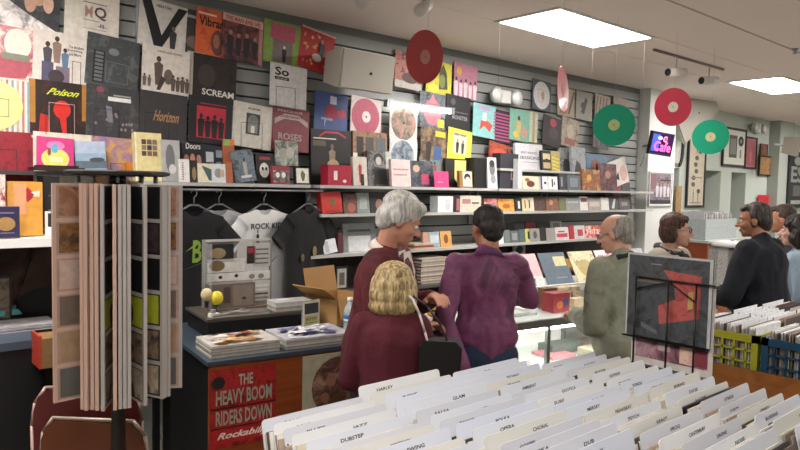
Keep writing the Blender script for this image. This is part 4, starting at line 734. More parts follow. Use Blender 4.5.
# clear jewellery display
t = empty('jewellery_display', cw(.2, .62, zr), CA + .02, 'clear display stand with cards of earrings and patches on the black riser', 'display'); t.scale = (1, 1, .84)
MB().box(0, .4, 0, .15, 0, .01, mat('#6c5c4c', .4)).build('base', t)
CL = mat('#b8bab8', .15, alpha=.28)
m = MB().box(0, .4, .13, .137, .01, .44, CL).box(0, .008, .0, .13, .01, .43, CL); m.build('clear_panel', t)
MB().box(0, .4, .125, .14, .435, .45, mat('#bcbcb8', .3)).box(-.004, .01, .12, .14, 0, .45, mat('#8c8c88', .3)).box(.392, .402, .12, .14, 0, .45, mat('#8c8c88', .3)).build('frame', t)
for i, (a, b, c, d, col, ar) in enumerate(((.02, .17, .3, .42, '#1c1a18', [('e', .4, .5, .3, .3, '#8c7c5c')]), (.02, .24, .23, .32, '#c8c6c0', [('e', .25, .5, .2, .4, '#6c5c3c')]), (.25, .3, .28, .4, '#2c1c1c', [('r', .1, .6, .9, .9, '#8c2c34')]), (.29, .39, .26, .42, '#b4b4b0', [('r', .1, .1 + .2 * i, .9, .16 + .2 * i, '#5c5c5c') for i in range(4)]), (.02, .39, .17, .225, '#d4d4d0', [('e', .2, .5, .03, .2, K), ('e', .45, .6, .03, .2, K), ('e', .7, .4, .05, .3, '#7c8080'), ('e', .85, .4, .05, .3, '#7c8080')]), (.28, .39, .02, .16, '#c4c4be', [('r', .1, .1 + .2 * i, .9, .2 + .2 * i, random.choice(['#8c8880', '#5c5a54', '#dcdcd8'])) for i in range(4)]))):
    m = MB().box(a, c if False else b, .118, .123, c, d, col); draw(m, ar, b - a, d - c, .118, None, a, c)
    m.build('card', t)
m = MB().box(.0, .26, .02, .1, .012, .17, mat('#7c706a', .3, alpha=.8)); draw(m, [('r', .3, .2, .45, .85, '#4c3c38'), ('r', .5, .05, .95, .9, '#84786c'), ('e', .75, .35, .05, .06, '#3c3430')], .26, .16, .02, None, 0, .012); m.build('clear_case', t)
t2 = MB(); t2.lathe([(.05, 0), (.052, .01), (.012, .02), (.012, .06)], '#1c1c1c', 14).ell((0, 0, .09), (.035, .03, .038), mat('#d2c030', .5)).ell((-.05, .01, .11), (.03, .03, .035), mat('#c8b890', .5)).cap((-.05, .01, .05), (-.05, .01, .09), .01, .012, '#1c1c1c')
tag(t2.build('figurine', None, cw(.2, .52, zr), (0, 0, CA)), 'small yellow and cream figurine on the left of the black riser', 'figurine')
tag(MB().box(0, .05, 0, .04, 0, .02, Wt).box(.01, .03, .01, .03, .02, .04, '#8c8c8c').build('small_dish', None, cw(.15, .45, zr)), 'tiny white trinket at the left corner of the black riser', 'trinket')
# sign holder
t = empty('sign_holder', cw(.63, .27, CZ + .002), CA + .25, 'clear stand with a black and cream notice beside the cardboard box', 'sign')
MB().box(-.06, .06, -.01, .06, 0, .004, CL).box(-.06, .06, .006, .009, .004, .185, mat('#d0d0cc', .2, alpha=.4)).build('clear_stand', t)
m = MB().box(-.056, .056, 0, .003, .005, .18, '#bdb9a0'); draw(m, [('r', .08, .62, .92, .94, '#2c2e30'), ('r', .12, .3, .88, .55, '#a8a468')] + [('t', 'SALE HERE', .15, .42, .85, .08, '#5c5a30'), ('r', .15, .34, .8, .36, '#6c6a40'), ('r', .15, .2, .7, .22, '#6c6a50'), ('r', .15, .1, .8, .12, '#6c6a50')], .112, .175, 0, None, -.056, .005); m.build('paper_sign', t)
tag(MB().box(-.05, .05, 0, .003, 0, .09, CL).box(-.05, .05, -.03, .03, -.001, .003, CL).ell((0, -.004, .05), (.02, .004, .02), '#8c9090', 12, 6).build('card_holder', None, cw(.66, .46, CZ + .002)), 'empty clear card holder behind the black and cream notice', 'holder')
# cardboard box, open flaps
t = empty('cardboard_box', cw(.84, .38, CZ + .002), CA + .35, 'open cardboard box with raised flaps on the wooden counter', 'box')
w, d, h, th = .26, .24, .16, .005; bm = MB()
bm.box(0, w, 0, th, 0, h, CARD).box(0, w, d - th, d, 0, h, CARD).box(0, th, th, d - th, 0, h, CARD).box(w - th, w, th, d - th, 0, h, CARD).box(th, w - th, th, d - th, 0, th, CARD); bm.build('body', t)
MB().box(0, w, 0, th, 0, .15, CARD).build('back_flap', t, (0, d - th, h), (radians(-12), 0, 0))
MB().box(-.005, 0, 0, d, 0, .13, CARD).build('side_flap', t, (0, 0, h), (0, radians(-58), 0))
MB().box(0, .004, 0, d, 0, .12, CARD).build('side_flap', t, (w, 0, h), (0, radians(125), 0))
MB().box(0, w, 0, th, -.12, 0, CARD).build('front_flap', t, (0, -.006, h), (radians(-14), 0, 0))
# bottle
t = empty('water_bottle', cw(.79, .14, CZ + .002), CA, 'clear plastic water bottle with a blue and white label', 'bottle'); PL = mat('#ccd6da', .1, alpha=.6)
MB().lathe([(.028, 0), (.033, .006), (.033, .05), (.031, .055), (.033, .06), (.033, .13), (.028, .155), (.014, .18), (.013, .19)], PL, 20).build('body', t)
MB().lathe([(.0338, .075), (.0338, .12)], '#dfe4e8', 20).lathe([(.0343, .098), (.0343, .12)], '#2c6ca8', 20).lathe([(.0343, .078), (.0343, .088)], '#5c94c4', 20).build('label', t)
MB().lathe([(.015, .19), (.015, .206)], WHITEP, 16).build('cap', t)
tag(MB().box(0, .26, 0, .16, 0, .02, mat('#15161a', .5)).box(.02, .2, .02, .12, .02, .028, '#3c444c').build('card_terminal_tray', None, cw(1.0, .02, CZ + .002), (0, 0, CA - .2)), 'black flat tray in front of the water bottle', 'tray')
tag(MB().box(0, .12, 0, .1, 0, .01, Wt).add([(.02, .02, .0105), (.1, .03, .0105), (.07, .06, .0105)], [(0, 1, 2)], '#a82c34').build('leaflet', None, cw(.68, .14, CZ + .002), (0, 0, CA + .3)), 'white and red leaflet before the cardboard box', 'leaflet')
# posters on counter front
t = MB().box(0, .31, -.004, 0, 0, .36, '#8c1c1c'); 
art = [('r', 0, 0, 1, 1, 'm#8a1818#a82422#6c1214'), ('e', .12, .84, .1, .08, K), ('t', 'THE', .42, .78, .64, .14, '#9aa08c'), ('t', 'HEAVY BOOM', .08, .55, .94, .19, '#8c9484'), ('t', 'RIDERS DOWN', .08, .29, .94, .19, '#8c9484'), ('r', .03, .06, .97, .22, '#a81e1e'), ('t', 'Rockabilly', .08, .09, .85, .11, '#dcd4c8', 1), ('r', .0, .5, 1, .52, '#3c1210'), ('r', .0, .25, 1, .265, '#3c1210')]
draw(t, art, .31, .36, -.004, None, 0, 0)
tag(t.build('poster', None, cw(.005, -.002, .545), (0, 0, CA)), 'red poster with tall grey-green lettering on the wooden counter front', 'poster')
m = MB().box(0, .34, -.006, 0, 0, .335, '#a9a48c'); draw(m, [('e', .56, .5, .42, .44, 'm#3c2a24#6c4a3c#a07c64'), ('e', .45, .6, .08, .1, '#8c6450'), ('e', .7, .55, .07, .1, '#a88468'), ('e', .55, .3, .1, .08, '#5c3c30'), ('e', .35, .35, .07, .08, '#8c5c48'), ('e', .75, .3, .06, .08, '#8c6c50')], .34, .335, -.006, None, 0, 0)
tag(m.build('record_sleeve', None, cw(.45, -.013, .585), (radians(-.5), 0, CA)), 'cream sleeve with a round group photo disc fixed to the wooden counter front', 'record cover')
tag(MB().box(0, .2, -.004, 0, 0, .1, mat('#6c645c', .6)).build('notice', None, cw(.33, -.002, .55), (0, 0, CA)), 'dull grey notice on the counter front between the two posters', 'notice')
# behind: glass counter items
def gi(name, label, cat, px, py, w, d, h, base, art=(), rz=0, z=.95, grp='boxes and stacks on the glass counter'):
    p = atz(px, py, z); m = MB().box(0, w, 0, d, 0, h, base); draw(m, art, w, h, 0, None, 0, 0)
    o = m.build(name, None, (p.x, p.y, z + .001), (0, 0, CA + rz)); return tag(o, label, cat, grp)
gi('box_set', 'red box with a blue and gold picture on the glass counter', 'box', 553, 313.5, .15, .1, .125, '#8c2c34', [('l', .05, .05, .95, .95, '#b04850'), ('e', .4, .4, .2, .2, '#c8743c'), ('e', .75, .5, .15, .25, '#3c4470')])
gi('box_set', 'brown and cream case behind the red box, left', 'box', 544, 310, .12, .06, .14, '#6c4c34', [('r', .1, .1, .9, .3, '#c8a888'), ('r', .1, .5, .9, .7, '#b89878')])
gi('box_set', 'small tan block behind the red box, right', 'box', 560, 302, .2, .06, .1, 'm#8c7458#c8b898#5c4c40')
gi('box_set', 'beige low case right of the red box', 'box', 574, 308, .12, .06, .06, '#b8a888')
for i, (px, col) in enumerate(((498, '#8c7c70'), (504, '#b8b4b0'), (510, '#5c4c48'), (516, '#a8a4a0'), (522, '#7c848c'), (528, '#b8a89c'), (534, '#8c8c88'))):
    gi('disc_case', ['mauve', 'pale', 'dark brown', 'light grey', 'steel blue', 'pinkish tan', 'mid grey'][i] + ' upright case in the row behind the purple-shirted man\'s elbow', 'case', px, 298 - i * .6, .012, .13, .12, col, grp='upright cases in a row on the glass counter')
tag(MB().box(0, .22, 0, .16, 0, .012, '#8f9694').box(.02, .16, .02, .12, .012, .016, '#c8ccc8').build('clipboard', None, (atz(511, 318, .95).x, atz(511, 318, .95).y, .951), (0, 0, CA)), 'grey clipboard on the glass counter beside the purple shirt', 'clipboard')
tag(MB().box(0, .4, 0, .25, 0, .006, '#d8dad8').box(.05, .3, .03, .2, .006, .01, '#c0c4c2').build('paper_sheet', None, (atz(524, 310, .95).x, atz(524, 310, .95).y, .951), (0, 0, CA + .1)), 'white papers spread on the glass counter', 'papers')
# sloping rack of covers at the back of the case
def slope(label, px, base, art, back=0):
    a = atz(px[0], px[3], .955); k = 1; h = .315; w = .315
    m = MB().box(0, w, 0, .006, 0, h, base); draw(m, art, w, h, 0, None, 0, 0)
    o = m.build('record_sleeve', None, (a.x, a.y, .96), (radians(-28), 0, CA)); tag(o, label, 'record cover', 'covers leaning behind the glass counter')
st = MB(); 
a = atz(528, 288, .955); 
t = empty('cover_rack', (a.x, a.y + .02, 0), CA, 'low rack holding the sloping covers behind the glass counter', 'rack')
MB().box(-.1, 2.0, 0, .5, .55, .93, mat('#a8aaa6', .5)).box(-.1, 2.0, -.03, 0, .9, .96, mat('#c8cac6', .5)).build('body', t)
def sl2(label, s, base, art):
    m = MB().box(0, .31, 0, .006, 0, .315, base); draw(m, art, .31, .315, 0, None, 0, 0)
    q = Vector((a.x, a.y + .02, 0)) + Vector((cos(CA) * s - .01 * -sin(CA), sin(CA) * s + .01 * cos(CA), 0))
    o = m.build('record_sleeve', None, (q.x, q.y, .933), (radians(-30), 0, CA)); tag(o, label, 'record cover', 'covers leaning behind the glass counter')
sl2('pale pink cover leaning behind the purple-shirted man\'s elbow', -.06, '#cfa8ac', [('r', 0, 0, 1, .35, '#c0c4c4'), ('p', [(.3, 0), (.7, 0), (.6, .4), (.4, .5)], '#6c7478')])
sl2('slate-blue cover with a cream sticker leaning behind the counter', .28, '#56636e', [('r', .5, .6, .95, .88, '#bcb88c'), ('r', .4, .25, .8, .28, '#7c8890')])
sl2('cream cover with brown drawing leaning behind the counter', .64, 'm#b8b08c#cfc8a8#8c8460', [('e', .5, .5, .3, .25, '#a89868')])
sl2('pink and white magazine leaning beside the khaki-jacketed man', .98, '#d8d0d4', [('t', 'SINGLES', .1, .72, .9, .14, '#b8506c'), ('r', .1, .15, .5, .6, '#a8a07c'), ('r', .6, .1, .9, .6, '#b89ca4')])
sl2('grey text-covered magazine at the far end of the leaning covers', 1.34, '#b4b8bc', [('r', .1, .1 + .13 * i, .9, .15 + .13 * i, '#8c9096') for i in range(6)])
# things inside the glass case
for (s, tt, w, d, h, z, col, lab, ar) in ((1.05, .2, .22, .2, .02, .609, '#c8848c', 'pink flat case on the glass case shelf', ()), (1.15, .3, .3, .14, .06, .609, '#5c6664', 'dark grey box on the glass case shelf', ()), (1.34, .05, .2, .2, .05, .609, '#b8b49c', 'cream case on the glass case shelf', ()), (1.0, .12, .1, .03, .14, .291, '#4450a0', 'blue and white figure card on the glass case floor', [('e', .5, .5, .3, .3, '#b0b4dc')]), (1.22, .12, .08, .05, .14, .291, '#b8b47c', 'yellow-green carton on the glass case floor', ()), (1.33, .2, .08, .05, .13, .291, '#2c342c', 'dark green carton on the glass case floor', ()), (.6, .15, .2, .15, .05, .609, '#d0d0cc', 'white flat carton on the glass case shelf', ())):
    q = cw(1.32 + s, tt, z + .001); m = MB().box(0, w, 0, d, 0, h, col); draw(m, ar, w, h, 0, None, 0, 0)
    tag(m.build('carton', None, q, (0, 0, CA)), lab, 'carton', 'cartons inside the glass case')
# record pile between the two men, on the lowest wall shelf
p = aty(421, 280, 4.06)
for i in range(16):
    nm = OR[i] + ' from the bottom' if i < 15 else 'topmost'
    tag(MB().box(0, .31, 0, .31, 0, .0125, ['#6c5c50', '#c8c0b4', '#4c4440', '#a89c8c'][i % 4]).box(.0, .31, -.001, 0, .002, .0105, ['#b8ac9c', '#8c8070', '#d0c8bc'][i % 3]).build('record', None, (p.x + random.uniform(-.006, .006), p.y, .934 + i * .0135)), 'record in the flat pile between the two men, ' + nm, 'record', 'flat pile of records between the two men')
q = aty(452, 280, 3.9)
q = Vector(cw(1.32 + .72, .5, .951))
tag(MB().box(0, .12, 0, .04, 0, .3, '#b01c34').box(.03, .08, -.002, 0, .14, .26, Wt).build('red_bag', None, (aty(452, 280, q.y).x, q.y, .951)), 'red and white bag standing at the purple shirt\'s left shoulder', 'bag')
# striped bowls
q = atz(438, 316, .955); q = (q.x, q.y)
t = empty('striped_bowl', (q[0], q[1], .951), 0, 'round orange and yellow striped bowl by the grey-haired man\'s hand', 'bowl')
for k in range(5):
    r1 = .05 + .017 * k; z1 = .02 + .02 * k
    MB().lathe([(r1, z1 - .02), (r1 + .018, z1), (r1 + .012, z1), (r1 - .006, z1 - .02)], ['#b8481c', '#e0a43c', '#2c1814', '#e8b04c', '#b85024'][k], 28).build('stripe_ring', t)
MB().lathe([(.045, 0), (.05, .01), (.03, .012)], '#5c2414', 24).build('foot', t)
# left counter items
def lc(name, label, cat, px, py, w, d, h, base, z=.95, rz=0, art=(), n=1):
    p = atz(px, py, z); m = MB()
    for k in range(n): m.box(.004 * (k % 2), w, .003 * (k % 3), d, h * k / n, h * (k + 1) / n - .0005, base if k == n - 1 else ['#b8b4b4', '#8c8c94', '#d0ccd0'][k % 3])
    draw(m, art, w, d, 0, Matrix.Translation((0, 0, h)) @ Matrix.Rotation(-pi / 2, 4, 'X'), 0, 0)
    o = m.build(name, None, (p.x, p.y, z + .002), (0, 0, rz)); return tag(o, label, cat, 'papers and books on the black counter')
lc('paper_pile', 'wide loose pile of white and grey papers at the front of the black counter', 'papers', -20, 337, .36, .22, .03, '#b4b0b4', n=6, art=blobs(6, ['#d0ccd0', '#9c989c', '#c0b8b0']))
lc('book', 'teal-covered book on the papers at the left edge', 'book', -10, 318, .22, .16, .03, '#5ca8a8', .984, .1)
lc('book', 'dark slate book with a pale pink card, left of the flip rack', 'book', 38, 310, .26, .18, .04, '#3c3c4c', .95, .15, [('p', [(.3, .3), (.6, .2), (.7, .6), (.35, .7)], '#d8ccd4')], 3)
t = bx('picture_frame', 'black framed brown picture leaning at the left edge above the papers', 'picture', (-8, 12, 270, 318), .95, 4.2, .02, '#171312', [('r', .08, .08, .88, .92, 'm#3c342c#7c6c5c#4c4438'), ('e', .3, .82, .1, .06, '#a85c3c')])
t = bx('tissue_box', 'small brown cardboard box with a red edge beside the flip rack', 'box', (42, 62, 322, 352), .832, 3.52, .16, '#8c6c44')
MB().box(-.012, .0, 0, .16, 0, t.dimensions.z if False else .16, '#b8402c').build('side_flap', t)
p = aty(30, 300, 4.35)
tag(MB().ell((0, 0, .08), (.2, .09, .1), mat('#141215', .9, bump=.5, bscale=20)).ell((.12, -.02, .13), (.12, .07, .09), mat('#1c1a1c', .9)).build('dark_bag', None, (p.x + .1, 4.22, .955)), 'slumped dark bag behind the papers on the black counter', 'bag')
tag(MB().path([aty(33, 243, 4.38), aty(30, 262, 4.38), aty(22, 285, 4.38), aty(14, 305, 4.38)], .006, '#100e0e', 6).build('black_cable'), 'black cable hanging on the brown board under the white shelf', 'cable')
bx('picture_frame', 'small framed grey print below the third shelf beside the maroon jacket', 'picture', (336, 348, 262, 285), .952, 4.1, .02, '#15120f', [('r', .1, .08, .85, .92, '#a8a49c'), ('r', .25, .2, .7, .75, '#5c5850')])
bx('disc_case', 'brown figure card below the third shelf between the two men', 'case', (404, 416, 253, 272), .934, 4.1, .03, 'm#3c2018#8c5c48#5c3428')
bx('disc_case', 'grey round-print card under the third shelf right of the purple shirt', 'case', (513, 525, 250, 262), 1.06, 4.35, .02, '#a8acaa', [('e', .5, .5, .3, .35, '#2c2c2c')])
# ================================================================ PEOPLE
def remesh(mb, name, vox, m, parent, smooth=4, fold=0., fs=9., post=None):
    o = mb.build(name); md = o.modifiers.new('r', 'REMESH'); md.mode = 'VOXEL'; md.voxel_size = vox; md.use_smooth_shade = True
    s = o.modifiers.new('s', 'SMOOTH'); s.factor = .5; s.iterations = smooth
    dg = bpy.context.evaluated_depsgraph_get(); me = bpy.data.meshes.new_from_object(o.evaluated_get(dg))
    old = o.data; o.modifiers.clear(); o.data = me; bpy.data.meshes.remove(old)
    me.materials.clear(); me.materials.append(M_(m))
    if fold:
        ns = [v.normal.copy() for v in me.vertices]
        for v, n in zip(me.vertices, ns):
            c = v.co; q = Vector((c.x * fs, c.y * fs, c.z * fs * .45)); k = noise.noise(q + Vector((3, 1, 7))); k2 = noise.noise(q * 2.3)
            v.co = c + n * fold * ((1 - abs(k) * 2.4) * .8 + .35 * k2)
    me.polygons.foreach_set('use_smooth', [True] * len(me.polygons)); me.update()
    o.parent = parent; return o
SKIN = '#c08a70'
def person(label, loc, rz, s=1., bend=0., hy=0., hp=0., hr=0., Lh=None, Rh=None, Le=None, Re=None, top='#444444', pants='#1c1c22', skin=SKIN, hair=None, glasses=False, female=False, collar=None, belly=0., jacket_open=False, topname='shirt', face=True, long_top=.0, shoes='#17120f', smile=False, scarf=False, haircol='#888888', tight=1., sleeve=1., fold=.006):
    R = empty('person', loc, rz, label, 'person', None); R.scale = (s, s, s)
    B = Matrix.Translation((0, 0, 1.0)) @ Matrix.Rotation(radians(-bend), 4, 'X') @ Matrix.Translation((0, 0, -1.0))
    up = lambda p: B @ Vector(p)
    sw = .142 if female else .162
    SL, SR = up((-sw, 0, 1.40)), up((sw, 0, 1.40))
    Le = Vector(Le) if Le else up((-sw - .06, -.02, 1.12)); Lh = Vector(Lh) if Lh else up((-sw - .05, .08, .86))
    Re = Vector(Re) if Re else up((sw + .06, -.02, 1.12)); Rh = Vector(Rh) if Rh else up((sw + .05, .08, .86))
    nb = up((0, -.02, 1.45)); hc = up((0, .03, 1.602))
    H = Matrix.Translation(hc) @ Matrix.Rotation(radians(-bend * .5), 4, 'X') @ Euler((radians(-hp), radians(hr), radians(hy)), 'ZXY' if False else 'XYZ').to_matrix().to_4x4()
    H = Matrix.Translation(hc) @ Matrix.Rotation(radians(hy), 4, 'Z') @ Matrix.Rotation(radians(-hp), 4, 'X') @ Matrix.Rotation(radians(hr), 4, 'Y')
    hl = lambda p: H @ Vector(p)
    sk = mat(skin, .55, vary=.08, vscale=8)
    b = MB()
    # torso, legs
    b.cap((0, 0, .96), up((0, .01, 1.12)), .1, .1, sk).cap(up((0, .01, 1.12)), up((0, 0, 1.32)), .1, .105, sk).cap(SL, SR, .05, .05, sk)
    for sx in (-1, 1):
        b.cap((sx * .085, 0, .92), (sx * .1, .02, .5), .075, .055, sk).cap((sx * .1, .02, .5), (sx * .11, -.01, .1), .052, .036, sk).cap((sx * .11, -.02, .05), (sx * .12, .14, .035), .04, .03, sk)
    b.cap(nb, hl((0, -.02, -.06)), .056, .053, sk)
    # head
    def he(c, r): b.ell((0, 0, 0), r, sk, 18, 12, H @ Matrix.Translation(c))
    he((0, -.012, .03), (.074, .092, .084)); he((0, .022, -.025), (.06, .066, .078)); he((0, .035, -.072), (.045, .046, .038)); he((0, .062, -.094), (.02, .02, .017))
    b.cap(hl((0, .085, .005)), hl((0, .107, -.03)), .008, .013, sk).cap(hl((-.028, .076, .021)), hl((.028, .076, .021)), .011, .011, sk)
    for sx in (-1, 1):
        he((sx * .036, .062, -.03), (.02, .02, .018)); he((sx * .077, -.005, -.008), (.009, .019, .03)); he((sx * .012, .098, -.032), (.009, .01, .007))
    b.cap(hl((-.018, .084, -.058)), hl((.018, .084, -.058)), .008, .008, sk).cap(hl((-.014, .082, -.068)), hl((.014, .082, -.068)), .008, .008, sk)
    # arms + hands
    for S0, E0, W0, sx in ((SL, Le, Lh, -1), (SR, Re, Rh, 1)):
        b.cap(S0, E0, .046, .038, sk).cap(E0, W0, .038, .027, sk)
        d = (W0 - E0).normalized(); n = Vector((0, 0, -1)) - d * d.z * -1; n = (Vector((0, 0, -1)) - d * Vector((0, 0, -1)).dot(d))
        if n.length < .3: n = (Vector((-sx, 0, 0)) - d * Vector((-sx, 0, 0)).dot(d))
        n.normalize(); a = d.cross(n).normalized()
        if a.dot(Vector((sx, 0, 0))) > 0 and abs(d.z) < .8: pass
        b.cap(W0, W0 + d * .05, .026, .028, sk)
        for k in range(4):
            o = (k - 1.5) * .019; b.cap(W0 + d * .03 + a * o * .7, W0 + d * .085 + a * o, .014, .012, sk)
            L1 = [.036, .042, .04, .032][k]; p0 = W0 + d * .088 + a * o; p1 = p0 + (d * .9 + n * .35).normalized() * L1; p2 = p1 + (d * .6 + n * .8).normalized() * L1 * .75; p3 = p2 + (d * .2 + n).normalized() * L1 * .5
            b.cap(p0, p1, .009, .0085, sk, 8).cap(p1, p2, .0085, .008, sk, 8).cap(p2, p3, .008, .0075, sk, 8)
        ts = a * (1 if a.dot(Vector((-sx, .3, 0))) > 0 else -1)
        q0 = W0 + d * .02 + ts * .018; q1 = q0 + (d * .5 + ts * .7 + n * .3).normalized() * .045; q2 = q1 + (d * .9 + n * .3).normalized() * .03
        b.cap(q0, q1, .013, .010, sk, 8).cap(q1, q2, .0095, .0085, sk, 8)
    remesh(b, 'body', .0065, sk, R, 2)
    if face:
        for sx in (-1, 1):
            MB().ell((0, 0, 0), (.0125, .0125, .010), mat('#d8d4cf', .3), 14, 8, H @ Matrix.Translation((sx * .03, .0755, .002))).ell((0, 0, 0), (.006, .004, .006), mat('#2a1c14', .2), 10, 6, H @ Matrix.Translation((sx * .03, .0865, .002))).build('eye', R)
            MB().cap(hl((sx * .016, .0885, .024)), hl((sx * .044, .080, .026)), .0035, .0028, mat(haircol, .9), 6).build('eyebrow', R)
        MB().cap(hl((-.02, .0905, -.06)), hl((.02, .0905, -.06)), .0045, .0045, mat('#9a5048', .5), 6).cap(hl((-.016, .089, -.066)), hl((.016, .089, -.066)), .0042, .0042, mat('#9a5048', .5), 6).build('lips', R)
        if smile: MB().ell((0, 0, 0), (.017, .004, .005), mat('#e0dcd4', .3), 10, 6, H @ Matrix.Translation((0, .094, -.0625))).build('teeth', R)
    # trousers
    p = MB(); pm = mat(pants, .85, bump=.2, bscale=40)
    p.cap((-.05, 0, .93), (.05, 0, .93), .113, .113, pm).cap((-.045, 0, .95), (-.04, .005, 1.0), .112, .108, pm).cap((.045, 0, .95), (.04, .005, 1.0), .112, .108, pm).cap((0, 0, .9), (0, .005, 1.03), .125, .12, pm)
    for sx in (-1, 1): p.cap((sx * .085, 0, .92), (sx * .1, .02, .5), .095, .075, pm).cap((sx * .1, .02, .5), (sx * .11, -.01, .11), .075, .062, pm)
    remesh(p, 'trousers', .012, pm, R, 3, .004, 12)
    for sx in (-1, 1):
        sh = MB().cap((sx * .11, -.03, .045), (sx * .122, .15, .035), .05, .04, shoes).ell((sx * .115, .05, .07), (.045, .07, .05), shoes); sh.box(sx * .115 - .045, sx * .115 + .045, -.075, .19, 0, .02, '#0c0a0a'); o = remesh(sh, 'shoe', .01, shoes, R, 2)
    # top
    c = MB(); tm = top if not isinstance(top, str) else mat(top, .85, bump=.15, bscale=50)
    k = tight; zb0 = .9 - min(0, long_top) * 1.6; c.cap((0, .0, zb0), up((0, .01, 1.12)), .128 * k, .128 * k, tm).cap(up((0, .01, 1.12)), up((0, 0, 1.33)), .128 * k, .125 * k, tm); zb = .90 - long_top
    for x in (-1, 1):
        c.cap((x * .055, .0, zb + .08 - min(0, long_top) * .6), up((x * .04, .01, 1.12)), .122 * k, .112 * k, tm); c.cap(up((x * .04, .01, 1.12)), up((x * .065, 0, 1.32)), .112 * k, .108 * k, tm)
    if belly: c.ell(tuple(up((0, .07, 1.08))), (.15 * k, .12 * k + belly, .14), tm)
    if female: c.ell(tuple(up((-.07, .08, 1.27))), (.075, .07, .075), tm).ell(tuple(up((.07, .08, 1.27))), (.075, .07, .075), tm)
    c.cap(SL, SR, .068 * (.93 if female else 1), .068 * (.93 if female else 1), tm).cap(up((0, -.02, 1.40)), up((0, -.02, 1.458)), .088, .066, tm)
    for S0, E0, W0 in ((SL, Le, Lh), (SR, Re, Rh)):
        W1 = E0.lerp(W0, .93 * sleeve); c.cap(S0, E0, .064 * k, .054 * k, tm).cap(E0, W1, .054 * k, .042 * k, tm)
    o = remesh(c, topname, .011, tm, R, 3, fold, 10)
    if collar:
        cm = mat(collar, .8); q = MB()
        dn = (hl((0, 0, -.06)) - nb).normalized(); T = Matrix.Translation(up((0, -.02, 1.455))) @ Vector((0, 0, 1)).rotation_difference(dn).to_matrix().to_4x4()
        q.lathe([(.074, -.012), (.062, .022), (.067, .02), (.086, -.018)], cm, 24, T); q.build('collar', R)
        if jacket_open:
            q = MB(); 
            f = lambda x, y, z: tuple(up((x, y, z)))
            q.add([f(-.055, .085, 1.46), f(.055, .085, 1.46), f(.075, .125, 1.36), f(.055, .145, 1.2), f(0, .15, 1.0), f(-.055, .145, 1.2), f(-.075, .125, 1.36)], [(6, 5, 4, 3, 2, 1, 0)], cm)
            q.add([f(-.055, .06, 1.46), f(.055, .06, 1.46), f(.075, .1, 1.36), f(.055, .12, 1.2), f(0, .12, 1.0), f(-.055, .12, 1.2), f(-.075, .1, 1.36)], [(0, 1, 2, 3, 4, 5, 6)], cm)
            q.build('shirt_front', R)
    if scarf:
        q = MB(); T = Matrix.Translation(up((0, .01, 1.45)))
        cols = mat('s#1a1a1e#1a1a1e#b8a890', .8, vscale=9)
        for i in range(20):
            a = 2 * pi * i / 20; a2 = 2 * pi * (i + 1) / 20
            q.cap(tuple(up((.085 * sin(a), -.01 + .085 * cos(a), 1.455 - .02 * cos(a)))), tuple(up((.085 * sin(a2), -.01 + .085 * cos(a2), 1.455 - .02 * cos(a2)))), .024, .024, cols, 8)
        q.cap(up((-.02, .11, 1.42)), up((-.045, .185, 1.25)), .028, .034, cols).cap(up((.02, .11, 1.42)), up((.035, .19, 1.22)), .026, .034, cols).cap(up((-.045, .185, 1.25)), up((-.05, .18, 1.12)), .034, .04, cols)
        remesh(q, 'scarf', .008, cols, R, 2)
    if glasses:
        q = MB(); gm2 = mat('#1c1614', .3)
        for sx in (-1, 1):
            pts = [hl((sx * .031 + .022 * cos(a), .098 - .004 * cos(a) * sx, .002 + .016 * sin(a))) for a in [2 * pi * i / 12 for i in range(13)]]
            q.path(pts, .0022, gm2, 6); q.rod(hl((sx * .053, .096, .008)), hl((sx * .08, .0, .006)), .0018, gm2, 6)
        q.rod(hl((-.009, .1, .004)), hl((.009, .1, .004)), .002, gm2, 6); q.build('glasses', R)
    if hair:
        q = MB(); hm = hairmat(*hair['m'])
        for c0, r1 in hair['e']: q.ell((0, 0, 0), r1, hm, 18, 12, H @ Matrix.Translation(c0))
        remesh(q, 'hair', .006, hm, R, 2, hair.get('f', .004), hair.get('fs', 40))
    return R, H
short = lambda x=0: [((0, -.026, .046), (.079, .088, .079)), ((0, -.055, .0), (.072, .058, .07)), ((0, -.06, -.045), (.055, .045, .04)), ((.069, -.012, .03), (.014, .03, .035)), ((-.069, -.012, .03), (.014, .03, .035))]
def ang(v): return math.atan2(-v.x, v.y)
def at(px, Z): q = CAM + (cf * 1 + cr * ((px - 400) / F)) * Z; return (q.x, q.y, 0)
JK = mat('m#3c0c14#5c1820#4a1018', .8, vscale=3, bump=.25, bscale=30)
# grey-haired man in maroon jacket
fwd = (r0 * .95 - f0 * .28).normalized()
person('grey-haired man in a maroon jacket and white shirt looking down at the counter', at(376, 3.2), ang(fwd), 1.0, 9, 20, 26, 0,
       Lh=(-.02, .27, 1.22), Le=(-.21, .12, 1.14), Rh=(.04, .22, 1.1), Re=(.2, .08, 1.08), top=JK, pants='#1c1a20', skin='#c08a72',
       hair=dict(m=('#8f8d88', '#bab8b2', '#d0cec8'), e=[((0, -.022, .052), (.088, .098, .082)), ((0, -.06, .0), (.08, .062, .075)), ((.072, -.02, .02), (.018, .04, .045)), ((-.072, -.02, .02), (.018, .04, .045)), ((0, .04, .085), (.06, .05, .03)), ((0, -.065, -.05), (.055, .04, .03))], f=.006, fs=30),
       collar='#d8d0c4', jacket_open=True, topname='jacket', haircol='#a8a49c', tight=1.12, fold=.009)
